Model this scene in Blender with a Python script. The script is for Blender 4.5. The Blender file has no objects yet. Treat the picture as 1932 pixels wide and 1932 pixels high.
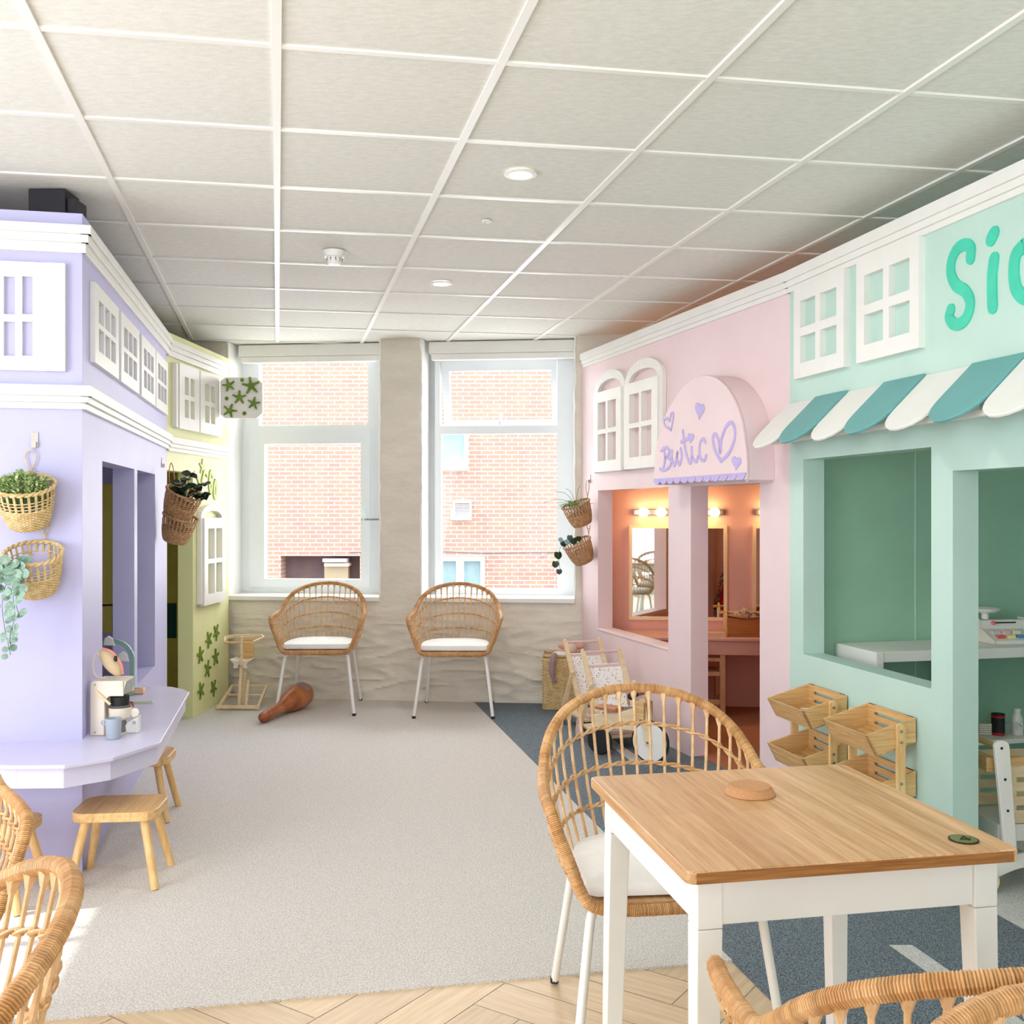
import bpy, bmesh, math, random
from mathutils import Vector, Matrix
R = math.radians
random.seed(7)
S = bpy.context.scene
C = S.collection

# ---------------------------------------------------------------- camera, world, sun, light
CAMH, FOC, CX, CY = 1.35, 1920.0, 966.0, 964.5
cam = bpy.data.cameras.new('camera'); co = bpy.data.objects.new('camera', cam); C.objects.link(co)
co.location = (0, 0, CAMH); co.rotation_euler = (R(90), 0, 0)
cam.sensor_width = 36; cam.lens = 36*FOC/1932; cam.shift_y = -1.5/1932; cam.clip_start = .02; cam.clip_end = 200
S.camera = co
S.view_settings.view_transform = 'Standard'; S.view_settings.look = 'None'
S.view_settings.gamma = 1; S.view_settings.use_curve_mapping = False
S.view_settings.exposure = -0.17
try:
    S.cycles.max_bounces = 8; S.cycles.diffuse_bounces = 5; S.cycles.transparent_max_bounces = 12
    S.cycles.caustics_reflective = False; S.cycles.caustics_refractive = False
    S.cycles.sample_clamp_indirect = 6
except Exception: pass
w = bpy.data.worlds.new('world'); S.world = w; w.use_nodes = True
bg = w.node_tree.nodes['Background']; bg.inputs[0].default_value = (.80, .90, 1.0, 1); bg.inputs[1].default_value = 3.8
def lamp(name, kind, loc, energy, color=(1, 1, 1), target=None, size=None, **k):
    l = bpy.data.lights.new(name, kind); l.energy = energy; l.color = color
    o = bpy.data.objects.new(name, l); C.objects.link(o); o.location = loc
    if size:
        if isinstance(size, tuple): l.shape = 'RECTANGLE'; l.size, l.size_y = size
        else: l.size = size
    if target is not None:
        o.rotation_euler = (Vector(target)-Vector(loc)).to_track_quat('-Z', 'Z').to_euler()
    for a, b in k.items(): setattr(l, a, b)
    return o
sun = lamp('sun', 'SUN', (-6, 0, 8), 5.0, (1, .97, .92)); sun.data.angle = R(.6)
SUND = Vector((1, .22, -1.05)).normalized(); sun.rotation_euler = SUND.to_track_quat('-Z', 'Y').to_euler()
# daylight entering by the left and two rear windows; the fill lamps are added
lamp('front_fill', 'AREA', (-.2, -2.35, 1.35), 8, (.92, .96, 1.0), (-.2, 3, 1.25), (5.4, 2.1))  # added fill behind the camera, for an assumed opening in the unseen front wall
lamp('ceiling_fill', 'AREA', (-.2, -2.3, .45), 24, (.95, .97, 1), (0, 2.2, 2.9), (5.2, .7))  # added area lamp aimed upward to brighten the ceiling, no real source there
for x_ in (-.9, .5, 1.9): lamp('overhead_fill', 'AREA', (x_, 1.7, 2.55), 9, (.97, .98, 1), (x_+.1, 3.4, 0), .6)  # added unseen lamps without fixtures, aimed down to brighten floor and table
lamp('left_window_daylight', 'AREA', (-2.6, 1.25, 1.4), 78, (.88, .93, 1.0), (.9, 2.3, 1.35), (2.8, 1.4))
lamp('rear_window_daylight', 'AREA', (-1.55, 8.0, 1.65), 44, (.93, .97, 1.0), (-1.2, 4, 1.0), (1.0, 1.7))
lamp('rear_window_daylight', 'AREA', (.15, 7.85, 1.65), 44, (.93, .97, 1.0), (-.2, 4, 1.0), (1.0, 1.7))

# ---------------------------------------------------------------- helpers
def lin(c):
    return tuple((x/255/12.92 if x/255 <= .04045 else ((x/255+.055)/1.055)**2.4) for x in c)+(1,)
def mat(name, col, rough=.6, noise=0, nscale=8, bump=0, bscale=60, stretch=(1, 1, 1), metal=0, col2=None, emis=0, spec=.5):
    m = bpy.data.materials.new(name); m.use_nodes = True; nt = m.node_tree; N = nt.nodes; L = nt.links
    b = N['Principled BSDF']; b.inputs['Base Color'].default_value = lin(col); b.inputs['Roughness'].default_value = rough
    b.inputs['Metallic'].default_value = metal; b.inputs['Specular IOR Level'].default_value = spec
    if emis:
        b.inputs['Emission Color'].default_value = lin(col); b.inputs['Emission Strength'].default_value = emis
    tc = N.new('ShaderNodeTexCoord'); mp = N.new('ShaderNodeMapping'); L.new(tc.outputs['Object'], mp.inputs[0])
    mp.inputs['Scale'].default_value = stretch
    if noise or col2:
        n = N.new('ShaderNodeTexNoise'); n.inputs['Scale'].default_value = nscale; n.inputs['Detail'].default_value = 6; n.inputs['Roughness'].default_value = .65
        L.new(mp.outputs[0], n.inputs['Vector'])
        r = N.new('ShaderNodeValToRGB'); r.color_ramp.elements[0].position = .36; r.color_ramp.elements[1].position = .64
        c2 = col2 or tuple(max(0, x*(1-noise)) for x in col)
        r.color_ramp.elements[0].color = lin(c2); r.color_ramp.elements[1].color = lin(col)
        L.new(n.outputs['Fac'], r.inputs[0]); L.new(r.outputs[0], b.inputs['Base Color'])
    if bump:
        n2 = N.new('ShaderNodeTexNoise'); n2.inputs['Scale'].default_value = bscale; n2.inputs['Detail'].default_value = 5
        L.new(mp.outputs[0], n2.inputs['Vector'])
        bp = N.new('ShaderNodeBump'); bp.inputs['Strength'].default_value = bump; bp.inputs['Distance'].default_value = .01
        L.new(n2.outputs['Fac'], bp.inputs['Height']); L.new(bp.outputs[0], b.inputs['Normal'])
    return m
def wood(name, c1, c2, stretch=(18, 1.2, 18), rough=.45, plank=None, scale=3.0):
    m = mat(name, c1, rough, nscale=scale, col2=c2, stretch=stretch, bump=.08, bscale=12)
    if plank:
        nt = m.node_tree; N = nt.nodes; L = nt.links; b = N['Principled BSDF']
        src = b.inputs['Base Color'].links[0].from_socket
        br = N.new('ShaderNodeTexBrick'); br.inputs['Color1'].default_value = (1, 1, 1, 1); br.inputs['Color2'].default_value = (.80, .76, .70, 1)
        br.inputs['Mortar'].default_value = (.62, .55, .48, 1); br.inputs['Scale'].default_value = 1
        br.inputs['Mortar Size'].default_value = .0006; br.inputs['Brick Width'].default_value = plank[1]; br.inputs['Row Height'].default_value = plank[0]
        tc = N.new('ShaderNodeTexCoord'); mp = N.new('ShaderNodeMapping'); mp.inputs['Rotation'].default_value = (0, 0, R(90))
        L.new(tc.outputs['Object'], mp.inputs[0]); L.new(mp.outputs[0], br.inputs['Vector'])
        mx = N.new('ShaderNodeMixRGB'); mx.blend_type = 'MULTIPLY'; mx.inputs[0].default_value = .8
        L.new(src, mx.inputs[1]); L.new(br.outputs[0], mx.inputs[2]); L.new(mx.outputs[0], b.inputs['Base Color'])
    return m
class MB:
    def __init__(s): s.v = []; s.f = []; s.mi = []; s.m = 0
    def add(s, vs, fs):
        o = len(s.v); s.v += [Vector(x) for x in vs]
        for f in fs: s.f.append(tuple(o+i for i in f)); s.mi.append(s.m)
    def box(s, x0, x1, y0, y1, z0, z1):
        s.add([(x0, y0, z0), (x1, y0, z0), (x1, y1, z0), (x0, y1, z0), (x0, y0, z1), (x1, y0, z1), (x1, y1, z1), (x0, y1, z1)],
              [(0, 3, 2, 1), (4, 5, 6, 7), (0, 1, 5, 4), (1, 2, 6, 5), (2, 3, 7, 6), (3, 0, 4, 7)]); return s
    def hexa(s, p):
        s.add(p, [(0, 3, 2, 1), (4, 5, 6, 7), (0, 1, 5, 4), (1, 2, 6, 5), (2, 3, 7, 6), (3, 0, 4, 7)]); return s
    def beam(s, a, b, w_, h_, up=(0, 0, 1)):
        a, b = Vector(a), Vector(b); d = (b-a).normalized(); u = Vector(up)
        if abs(d.dot(u)) > .98: u = Vector((0, 1, 0))
        r = d.cross(u).normalized(); u = r.cross(d)
        r = r*w_/2; u = u*h_/2
        s.hexa([a-r-u, a+r-u, b+r-u, b-r-u, a-r+u, a+r+u, b+r+u, b-r+u]); return s
    def tube(s, pts, r, n=8, closed=False, cap=True):
        pts = [Vector(p) for p in pts]; m = len(pts); rs = r if isinstance(r, (list, tuple)) else [r]*m
        T = []
        for i in range(m):
            a = pts[(i-1) % m] if (closed or i > 0) else pts[0]; b = pts[(i+1) % m] if (closed or i < m-1) else pts[-1]
            T.append((b-a).normalized() if (b-a).length > 1e-9 else Vector((0, 0, 1)))
        u = T[0].orthogonal().normalized(); vs = []
        for i in range(m):
            u = (u-T[i]*u.dot(T[i]))
            u = u.normalized() if u.length > 1e-6 else T[i].orthogonal().normalized()
            w2 = T[i].cross(u)
            for k in range(n):
                a = 2*math.pi*k/n; vs.append(pts[i]+(u*math.cos(a)+w2*math.sin(a))*rs[i])
        fs = []
        for i in range(m if closed else m-1):
            j = (i+1) % m; off = 0
            if closed and j == 0:
                best = min(range(n), key=lambda q: (vs[i*n]-vs[q]).length); off = best
            for k in range(n):
                fs.append((i*n+k, i*n+(k+1) % n, j*n+(k+1+off) % n, j*n+(k+off) % n))
        if not closed and cap: fs += [tuple(range(n))[::-1], tuple((m-1)*n+k for k in range(n))]
        s.add(vs, fs); return s
    def lathe(s, prof, c=(0, 0, 0), n=24, sx=1, sy=1, M=None):
        c = Vector(c); vs = []
        for r, z in prof:
            for k in range(n):
                a = 2*math.pi*k/n; p = Vector((r*math.cos(a)*sx, r*math.sin(a)*sy, z))
                vs.append((M @ p if M else p)+c)
        fs = []; m = len(prof)
        for i in range(m-1):
            for k in range(n): fs.append((i*n+k, i*n+(k+1) % n, (i+1)*n+(k+1) % n, (i+1)*n+k))
        fs += [tuple(range(n))[::-1], tuple((m-1)*n+k for k in range(n))]
        s.add(vs, fs); return s
    def prism(s, pts, d):
        n = len(pts); pts = [Vector(p) for p in pts]; d = Vector(d)
        s.add(pts+[p+d for p in pts], [tuple(range(n))[::-1], tuple(range(n, 2*n))]+[(i, (i+1) % n, n+(i+1) % n, n+i) for i in range(n)]); return s
    def ball(s, c, r, n=10, m=6, sc=(1, 1, 1), M=None):
        prof = [(r*math.sin(math.pi*i/m), -r*math.cos(math.pi*i/m)) for i in range(m+1)]
        prof[0] = (r*.02, -r); prof[-1] = (r*.02, r); vs = []
        for q, z in prof:
            for k in range(n):
                a = 2*math.pi*k/n; p = Vector((q*math.cos(a)*sc[0], q*math.sin(a)*sc[1], z*sc[2])); vs.append((M @ p if M else p)+Vector(c))
        fs = [(i*n+k, i*n+(k+1) % n, (i+1)*n+(k+1) % n, (i+1)*n+k) for i in range(m) for k in range(n)]
        fs += [tuple(range(n))[::-1], tuple(m*n+k for k in range(n))]
        s.add(vs, fs); return s
    def build(s, name, m, parent=None, world=False, smooth=False, bevel=0, loc=None, label=None):
        vs = s.v
        if world and parent is not None:
            r = parent
            while r.parent: r = r.parent
            Mi = (Matrix.Translation(r.location) @ r.rotation_euler.to_matrix().to_4x4()).inverted()
            vs = [Mi @ v for v in vs]
        elif loc is not None: vs = [v-Vector(loc) for v in vs]
        me = bpy.data.meshes.new(name); me.from_pydata([tuple(v) for v in vs], [], s.f)
        for q in (m if isinstance(m, list) else [m]): me.materials.append(q)
        if isinstance(m, list): me.polygons.foreach_set('material_index', s.mi)
        bm = bmesh.new(); bm.from_mesh(me); bmesh.ops.recalc_face_normals(bm, faces=bm.faces); bm.to_mesh(me); bm.free()
        if smooth:
            me.polygons.foreach_set('use_smooth', [True]*len(me.polygons))
            try: me.set_sharp_from_angle(angle=R(42))
            except Exception: pass
        o = bpy.data.objects.new(name, me); C.objects.link(o)
        if parent is not None: o.parent = parent
        elif loc is not None: o.location = loc
        if bevel:
            b = o.modifiers.new('bevel', 'BEVEL'); b.width = bevel; b.segments = 2; b.limit_method = 'ANGLE'; b.angle_limit = R(40)
        if label: o['label'] = label
        return o
def thing(name, label, cat, loc=(0, 0, 0), rz=0, group=None):
    o = bpy.data.objects.new(name, None); C.objects.link(o); o.empty_display_size = .1
    o.location = loc; o.rotation_euler = (0, 0, rz); o['label'] = label; o['category'] = cat
    if group: o['group'] = group
    return o
def tag(o, label, cat, group=None):
    o['label'] = label; o['category'] = cat
    if group: o['group'] = group
    return o
def struct(o): o['kind'] = 'structure'; return o
def dup(root, loc, rz, label, group=None, scale=None):
    r = root.copy(); C.objects.link(r); r.location = loc; r.rotation_euler = (0, 0, rz); r['label'] = label
    if group: r['group'] = group
    def rec(a, b):
        for ch in list(a.children):
            c = ch.copy(); C.objects.link(c); c.parent = b; rec(ch, c)
    rec(root, r); return r
def W3(px, py, Y): return Vector(((px-CX)/FOC*Y, Y, CAMH+(CY-py)/FOC*Y))
def F(px, py, z=0):                       # where the sight line through a pixel meets the horizontal plane z
    Y = (CAMH-z)*FOC/(py-CY); return Vector(((px-CX)/FOC*Y, Y, z))
class Plane:
    def __init__(s, a, b, side):          # through plan points a,b ; side: a plan point on the outward side
        s.a = Vector((a[0], a[1], 0)); s.d = (Vector((b[0], b[1], 0))-s.a).normalized()
        s.n = Vector((s.d.y, -s.d.x, 0))
        if (Vector((side[0], side[1], 0))-s.a).dot(s.n) < 0: s.n = -s.n
    def P(s, t, z, o=0): return s.a+s.d*t+s.n*o+Vector((0, 0, z))
    def hit(s, px, py, o=0):
        r = Vector(((px-CX)/FOC, 1, (CY-py)/FOC)); q = s.a+s.n*o
        k = q.dot(s.n)/r.dot(s.n); p = r*k; return ((p-s.a).dot(s.d), p.z+CAMH)
    def box(s, mb, t0, t1, z0, z1, o0, o1):
        mb.hexa([s.P(t0, z0, o0), s.P(t1, z0, o0), s.P(t1, z0, o1), s.P(t0, z0, o1), s.P(t0, z1, o0), s.P(t1, z1, o0), s.P(t1, z1, o1), s.P(t0, z1, o1)]); return mb
    def wall(s, mb, t0, t1, z0, z1, holes, o0=0, o1=-.1):
        ts = sorted({t0, t1}|{v for h in holes for v in h[:2] if t0 < v < t1}); zs = sorted({z0, z1}|{v for h in holes for v in h[2:] if z0 < v < z1})
        def full(i, j):
            if i < 0 or j < 0 or i >= len(ts)-1 or j >= len(zs)-1: return False
            a, b = (ts[i]+ts[i+1])/2, (zs[j]+zs[j+1])/2
            return not any(h[0] < a < h[1] and h[2] < b < h[3] for h in holes)
        for i in range(len(ts)-1):
            for j in range(len(zs)-1):
                if not full(i, j): continue
                a, b, c, d = ts[i], ts[i+1], zs[j], zs[j+1]
                mb.add([s.P(a, c, o0), s.P(b, c, o0), s.P(b, d, o0), s.P(a, d, o0)], [(0, 1, 2, 3)])
                mb.add([s.P(a, c, o1), s.P(b, c, o1), s.P(b, d, o1), s.P(a, d, o1)], [(3, 2, 1, 0)])
                for (ii, jj, e) in ((i-1, j, ((a, c), (a, d))), (i+1, j, ((b, c), (b, d))), (i, j-1, ((a, c), (b, c))), (i, j+1, ((a, d), (b, d)))):
                    if not full(ii, jj):
                        (p, q), (p2, q2) = e
                        mb.add([s.P(p, q, o0), s.P(p2, q2, o0), s.P(p2, q2, o1), s.P(p, q, o1)], [(0, 1, 2, 3)])
        return mb
    def stroke(s, mb, pts, width, o0, o1, px=True, closed=False, sub=6):
        q = [s.hit(a, b, o1) for a, b in pts] if px else pts
        q = smooth_curve([Vector((a, b, 0)) for a, b in q], sub, closed)
        n = len(q); L_, R_ = [], []
        for i in range(n):
            a = q[(i-1) % n] if closed or i else q[0]; b = q[(i+1) % n] if closed or i < n-1 else q[-1]
            t = (b-a).normalized(); nn = Vector((-t.y, t.x, 0))*width/2; L_.append(q[i]+nn); R_.append(q[i]-nn)
        for i in range(n if closed else n-1):
            j = (i+1) % n
            mb.hexa([s.P(v.x, v.y, o0) for v in (L_[i], L_[j], R_[j], R_[i])]+[s.P(v.x, v.y, o1) for v in (L_[i], L_[j], R_[j], R_[i])])
        if not closed:
            for e in (q[0], q[-1]):
                c = [Vector((e.x+math.cos(a*math.pi/6)*width/2, e.y+math.sin(a*math.pi/6)*width/2, 0)) for a in range(12)]
                mb.prism([s.P(v.x, v.y, o0) for v in c], s.n*(o1-o0-.0005))
        return mb
def smooth_curve(p, sub=6, closed=False):
    p = [Vector(x) for x in p]; n = len(p); out = []
    if n < 3: return p
    for i in range(n if closed else n-1):
        p0 = p[(i-1) % n] if closed or i else p[0]*2-p[1]; p1 = p[i]; p2 = p[(i+1) % n]; p3 = p[(i+2) % n] if closed or i < n-2 else p[-1]*2-p[-2]
        for k in range(sub):
            t = k/sub
            out.append(.5*((2*p1)+(p2-p0)*t+(2*p0-5*p1+4*p2-p3)*t*t+(3*p1-p0-3*p2+p3)*t**3))
    if not closed: out.append(p[-1])
    return out
def resample(p, n, closed=False):
    q = p+[p[0]] if closed else p; L_ = [0]
    for a, b in zip(q, q[1:]): L_.append(L_[-1]+(b-a).length)
    out = []; j = 0
    for i in range(n):
        t = L_[-1]*i/(n if closed else n-1)
        while j < len(q)-2 and L_[j+1] < t: j += 1
        k = (t-L_[j])/max(1e-9, L_[j+1]-L_[j]); out.append(q[j].lerp(q[j+1], min(1, k)))
    return out

# ---------------------------------------------------------------- materials
M_lav = mat('lavender_paint', (192, 189, 228), .5, .02, 3, .03, 40)
M_lavc = mat('pale_lavender_laminate', (210, 206, 230), .35, .02, 3)
M_white = mat('white_paint', (236, 234, 228), .45, .02, 5, .02, 60)
M_yel = mat('pale_lime_paint', (230, 231, 172), .5, .03, 3, .03, 40)
M_mus = mat('mustard_paint', (232, 218, 104), .6, .05, 3)
M_pink = mat('pink_paint', (236, 212, 214), .5, .02, 3, .03, 40)
M_salmon = mat('salmon_paint', (234, 180, 164), .55, .03, 3)
M_mint = mat('mint_paint', (190, 219, 207), .45, .02, 3, .03, 40)
M_green = mat('green_paint', (150, 192, 166), .5, .04, 3)
M_teal = mat('teal_paint', (104, 168, 166), .45, .03, 5)
M_turq = mat('turquoise_paint', (62, 205, 172), .45, .05, 12)
M_lilac = mat('lilac_paint', (190, 175, 226), .5, .03, 12)
M_plas = mat('old_plaster', (228, 220, 205), .85, .05, 3, .8, 11, (1, 1, 2.6))
M_upvc = mat('white_upvc', (232, 237, 240), .3, .01, 5)
M_beige = mat('beige_carpet', (230, 225, 219), .95, nscale=190, col2=(178, 172, 165), bump=.35, bscale=260)
M_dark = mat('dark_carpet', (140, 154, 162), .95, nscale=200, col2=(26, 38, 50), bump=.35, bscale=260)
M_lightc = mat('light_carpet', (222, 222, 218), .95, nscale=190, col2=(176, 176, 172), bump=.3, bscale=260)
M_rustc = mat('tan_carpet', (190, 128, 92), .95, nscale=190, col2=(158, 98, 66), bump=.3, bscale=260)
M_tile = mat('ceiling_tile', (230, 228, 220), .9, nscale=26, col2=(220, 217, 208), bump=.12, bscale=140, stretch=(1, 2.5, 1))
M_tbar = mat('ceiling_bar', (238, 235, 228), .4, .01)
M_rat = mat('rattan', (218, 180, 132), .5, nscale=22, col2=(186, 138, 88), bump=.2, bscale=90)
def M_rimf():
    mt = mat('rattan_wrap', (222, 180, 128), .45, nscale=14, col2=(190, 138, 84), bump=.1, bscale=120); nt = mt.node_tree; N = nt.nodes; L = nt.links; b = N['Principled BSDF']
    at = N.new('ShaderNodeAttribute'); at.attribute_name = 'tint'; src = b.inputs['Base Color'].links[0].from_socket
    mx = N.new('ShaderNodeMixRGB'); mx.blend_type = 'MULTIPLY'; mx.inputs[0].default_value = 1
    L.new(src, mx.inputs[1]); L.new(at.outputs['Color'], mx.inputs[2]); L.new(mx.outputs[0], b.inputs['Base Color']); return mt
M_rim = M_rimf()
M_rat2 = mat('rattan_spoke', (228, 194, 150), .5, nscale=24, col2=(204, 160, 112), bump=.1, bscale=90)
M_rat3 = mat('pale_wicker', (226, 202, 152), .6, nscale=60, col2=(200, 166, 108), bump=.2, bscale=120)
M_wick = mat('brown_wicker', (208, 166, 120), .6, nscale=60, col2=(166, 122, 80), bump=.2, bscale=120)
M_cush = mat('cream_cushion', (242, 240, 235), .9, .03, 10, .1, 200)
M_legw = mat('white_metal_leg', (238, 236, 230), .35, .01)
M_black = mat('black_rubber', (22, 22, 24), .6, .1)
M_pine = wood('pine', (232, 196, 138), (212, 162, 98), (22, 1.5, 22), .4)
M_pinev = wood('pine_leg', (236, 202, 144), (218, 170, 106), (22, 22, 1.5), .4)
M_ptop = wood('pine_tabletop', (220, 180, 136), (190, 142, 94), (26, 1.1, 26), .35, (.09, .62))
M_edge = wood('pine_end_grain', (176, 120, 58), (132, 80, 34), (2, 2, 60), .4)
M_bam = wood('bamboo', (226, 188, 132), (204, 158, 98), (2, 2, 40), .45)
M_bamd = wood('orange_bamboo', (190, 118, 50), (160, 90, 34), (2, 2, 24), .45)
M_lwood = wood('pale_birch', (236, 216, 180), (222, 196, 154), (3, 3, 12), .45)
M_leaf = mat('leaf_green', (96, 142, 60), .5, nscale=20, col2=(50, 96, 34))
M_leafl = mat('leaf_lime', (212, 224, 166), .5, nscale=40, col2=(140, 168, 96))
M_euc = mat('leaf_eucalyptus', (158, 184, 166), .5, nscale=30, col2=(92, 124, 104))
M_leafd = mat('leaf_dark', (36, 66, 30), .35, nscale=18, col2=(12, 26, 14))
M_flow = mat('olive_flower_paint', (122, 152, 34), .5, nscale=20, col2=(84, 112, 20))
M_flow2 = mat('pale_olive_paint', (186, 200, 96), .5, .05, 20)
M_cream = mat('cream_toy_wood', (232, 220, 204), .5, .03, 8)
M_metal = mat('brushed_metal', (180, 170, 160), .3, .05, 30, metal=1)
M_brass = mat('brass', (150, 148, 70), .3, .1, 30, metal=.8)
M_cork = mat('cork', (196, 146, 102), .9, nscale=300, col2=(178, 128, 86), bump=.08, bscale=400)
M_grey = mat('grey_toy_paint', (120, 116, 118), .4, .03)
M_bulb = mat('lit_bulb', (255, 226, 178), .3, emis=9)
M_down = mat('lit_downlight', (255, 250, 240), .3, emis=14)
M_chair = mat('chair_pale_wood', (232, 196, 158), .5, nscale=12, col2=(216, 176, 134))
M_mirror = mat('mirror_glass', (235, 238, 236), .02, metal=1)
M_bluegr = mat('blue_grey_plastic', (172, 182, 192), .4, .02)
M_pinkt = mat('pink_toy_paint', (226, 196, 192), .45, .03)
M_sage = mat('sage_paint', (140, 176, 166), .5, .03)
M_greenc = mat('pale_green_toy', (196, 204, 166), .5, .03)
M_brown = mat('brown_toy', (200, 126, 74), .35, nscale=5, col2=(140, 66, 32))
M_mauve = mat('mauve_fabric', (164, 138, 142), .8, .06, 20)
M_mint_d = M_green
def M_glassf():
    m = bpy.data.materials.new('window_glass'); m.use_nodes = True; nt = m.node_tree; N = nt.nodes; L = nt.links
    for n in list(N): N.remove(n)
    o = N.new('ShaderNodeOutputMaterial'); t = N.new('ShaderNodeBsdfTransparent'); g = N.new('ShaderNodeBsdfGlossy'); g.inputs['Roughness'].default_value = .02
    x = N.new('ShaderNodeMixShader'); x.inputs[0].default_value = .012
    L.new(t.outputs[0], x.inputs[1]); L.new(g.outputs[0], x.inputs[2]); L.new(x.outputs[0], o.inputs[0]); return m
M_glass = M_glassf()
def M_brickf():
    m = mat('red_brick', (214, 140, 104), .9, 0); nt = m.node_tree; N = nt.nodes; L = nt.links; b = N['Principled BSDF']
    tc = N.new('ShaderNodeTexCoord'); sp = N.new('ShaderNodeSeparateXYZ'); cb = N.new('ShaderNodeCombineXYZ')
    L.new(tc.outputs['Object'], sp.inputs[0]); L.new(sp.outputs['X'], cb.inputs['X']); L.new(sp.outputs['Z'], cb.inputs['Y'])
    br = N.new('ShaderNodeTexBrick'); br.inputs['Scale'].default_value = 1; br.inputs['Brick Width'].default_value = .225; br.inputs['Row Height'].default_value = .077
    br.inputs['Mortar Size'].default_value = .009; br.inputs['Mortar Smooth'].default_value = .2; br.inputs['Bias'].default_value = 0
    br.inputs['Color1'].default_value = lin((214, 160, 138)); br.inputs['Color2'].default_value = lin((192, 152, 138)); br.inputs['Mortar'].default_value = lin((226, 214, 200))
    L.new(cb.outputs[0], br.inputs['Vector'])
    n = N.new('ShaderNodeTexNoise'); n.inputs['Scale'].default_value = 3.2; n.inputs['Detail'].default_value = 5; L.new(cb.outputs[0], n.inputs['Vector'])
    r = N.new('ShaderNodeValToRGB'); r.color_ramp.elements[0].position = .35; r.color_ramp.elements[1].position = .7
    r.color_ramp.elements[0].color = (.88, .86, .88, 1); r.color_ramp.elements[1].color = (1, 1, .92, 1); L.new(n.outputs['Fac'], r.inputs[0])
    mx = N.new('ShaderNodeMixRGB'); mx.blend_type = 'MULTIPLY'; mx.inputs[0].default_value = 1; L.new(br.outputs[0], mx.inputs[1]); L.new(r.outputs[0], mx.inputs[2])
    L.new(mx.outputs[0], b.inputs['Base Color']); return m
M_brick = M_brickf()
def M_speckf():
    m = mat('speckled_fabric', (240, 238, 234), .8, 0); nt = m.node_tree; N = nt.nodes; L = nt.links; b = N['Principled BSDF']
    tc = N.new('ShaderNodeTexCoord'); v = N.new('ShaderNodeTexVoronoi'); v.inputs['Scale'].default_value = 85; L.new(tc.outputs['Object'], v.inputs['Vector'])
    r = N.new('ShaderNodeValToRGB'); r.color_ramp.interpolation = 'CONSTANT'; r.color_ramp.elements[0].color = (1, 1, 1, 1); r.color_ramp.elements[1].position = .27
    r.color_ramp.elements[0].color = (1, 1, 1, 1); r.color_ramp.elements[1].color = (0, 0, 0, 1); L.new(v.outputs['Distance'], r.inputs[0])
    n = N.new('ShaderNodeTexNoise'); n.inputs['Scale'].default_value = 60; L.new(tc.outputs['Object'], n.inputs['Vector'])
    r2 = N.new('ShaderNodeValToRGB'); r2.color_ramp.interpolation = 'CONSTANT'; r2.color_ramp.elements[0].color = lin((40, 40, 48)); r2.color_ramp.elements[1].position = .46; r2.color_ramp.elements[1].color = lin((214, 178, 168))
    L.new(n.outputs['Fac'], r2.inputs[0])
    mx = N.new('ShaderNodeMixRGB'); L.new(r.outputs[0], mx.inputs[0]); mx.inputs[1].default_value = lin((242, 240, 236)); L.new(r2.outputs[0], mx.inputs[2])
    L.new(mx.outputs[0], b.inputs['Base Color']); return m
M_speck = M_speckf()

# ---------------------------------------------------------------- room shell
HC = 2.577
BW = Plane((-1.97, 7.38), (.68, 7.10), (0, 0))
def bt(px, o=0): return BW.hit(px, 1000, o)[0]
w1 = (bt(430), bt(717)); w2 = (bt(795), bt(1085))
ZS = .735
m = MB(); BW.wall(m, -2.2, 5.2, 0, 2.7, [(w1[0], w1[1], ZS, 2.60), (w2[0], w2[1], ZS, 2.60)], 0, -.34)
struct(m.build('wall_back', M_plas))
# lumpy old plaster skirt of the rear wall under the sills, really displaced
m = MB(); nx, nz = 150, 46; t0, t1 = bt(432), bt(1104); rr = random.Random(4)
from mathutils import noise as mn
for j in range(nz+1):
    for i in range(nx+1):
        t = t0+(t1-t0)*i/nx; z = .70*j/nz
        q = Vector((t*2.2, z*6.5, 3)); k = mn.noise(q)*.6+mn.noise(q*2.7)*.3+mn.noise(q*6)*.12
        edge = min(1, (nz-j)/8, i/3, (nx-i)/3)
        rg = 1-abs(mn.noise(Vector((t*3.1, z*13, 9)))*2.2); o = .002+edge*(.008+(.022*max(-.4, k)+.020*rg*rg)*(1.15-z)) + (.012*max(0, 1-j/5) if j < 5 else 0)
        m.v.append(BW.P(t, z, o))
for j in range(nz):
    for i in range(nx):
        a = j*(nx+1)+i; m.f.append((a, a+1, a+nx+2, a+nx+1)); m.mi.append(0)
struct(m.build('wall_back', M_plas, smooth=True))
# rear windows
def win(name, hole, outer_px, frames):
    m = MB(); q = BW.hit
    holes = [(q(a, 900, -.3)[0], q(b, 900, -.3)[0], q(a, d, -.3)[1], q(a, c, -.3)[1]) for a, b, c, d in frames]
    BW.wall(m, hole[0]-.02, hole[1]+.35, ZS, 2.62, holes, -.26, -.33)
    return struct(m.build(name, M_upvc, bevel=.004)), holes
wa, ha = win('window_1', w1, None, [(492, 697, 683, 804), (476, 700, 815, 1105)])
wb, hb = win('window_2', w2, None, [(832, 1052, 674, 805), (834, 1052, 820, 1109)])
q = BW.hit; m = MB()
BW.wall(m, ha[1][0]-.004, ha[1][1]+.004, ha[1][2]-.004, ha[1][3]+.02, [(q(502, 900, -.28)[0], q(683, 900, -.28)[0], q(590, 1092, -.28)[1], q(590, 838, -.28)[1])], -.245, -.31)
m.build('sash', M_upvc, wa, bevel=.005)
for h in ha+[hb[1]]:
    m = MB(); BW.box(m, h[0], h[1], h[2], h[3], -.300, -.304); m.build('window_pane', M_glass, wa if h in ha else wb)
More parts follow.
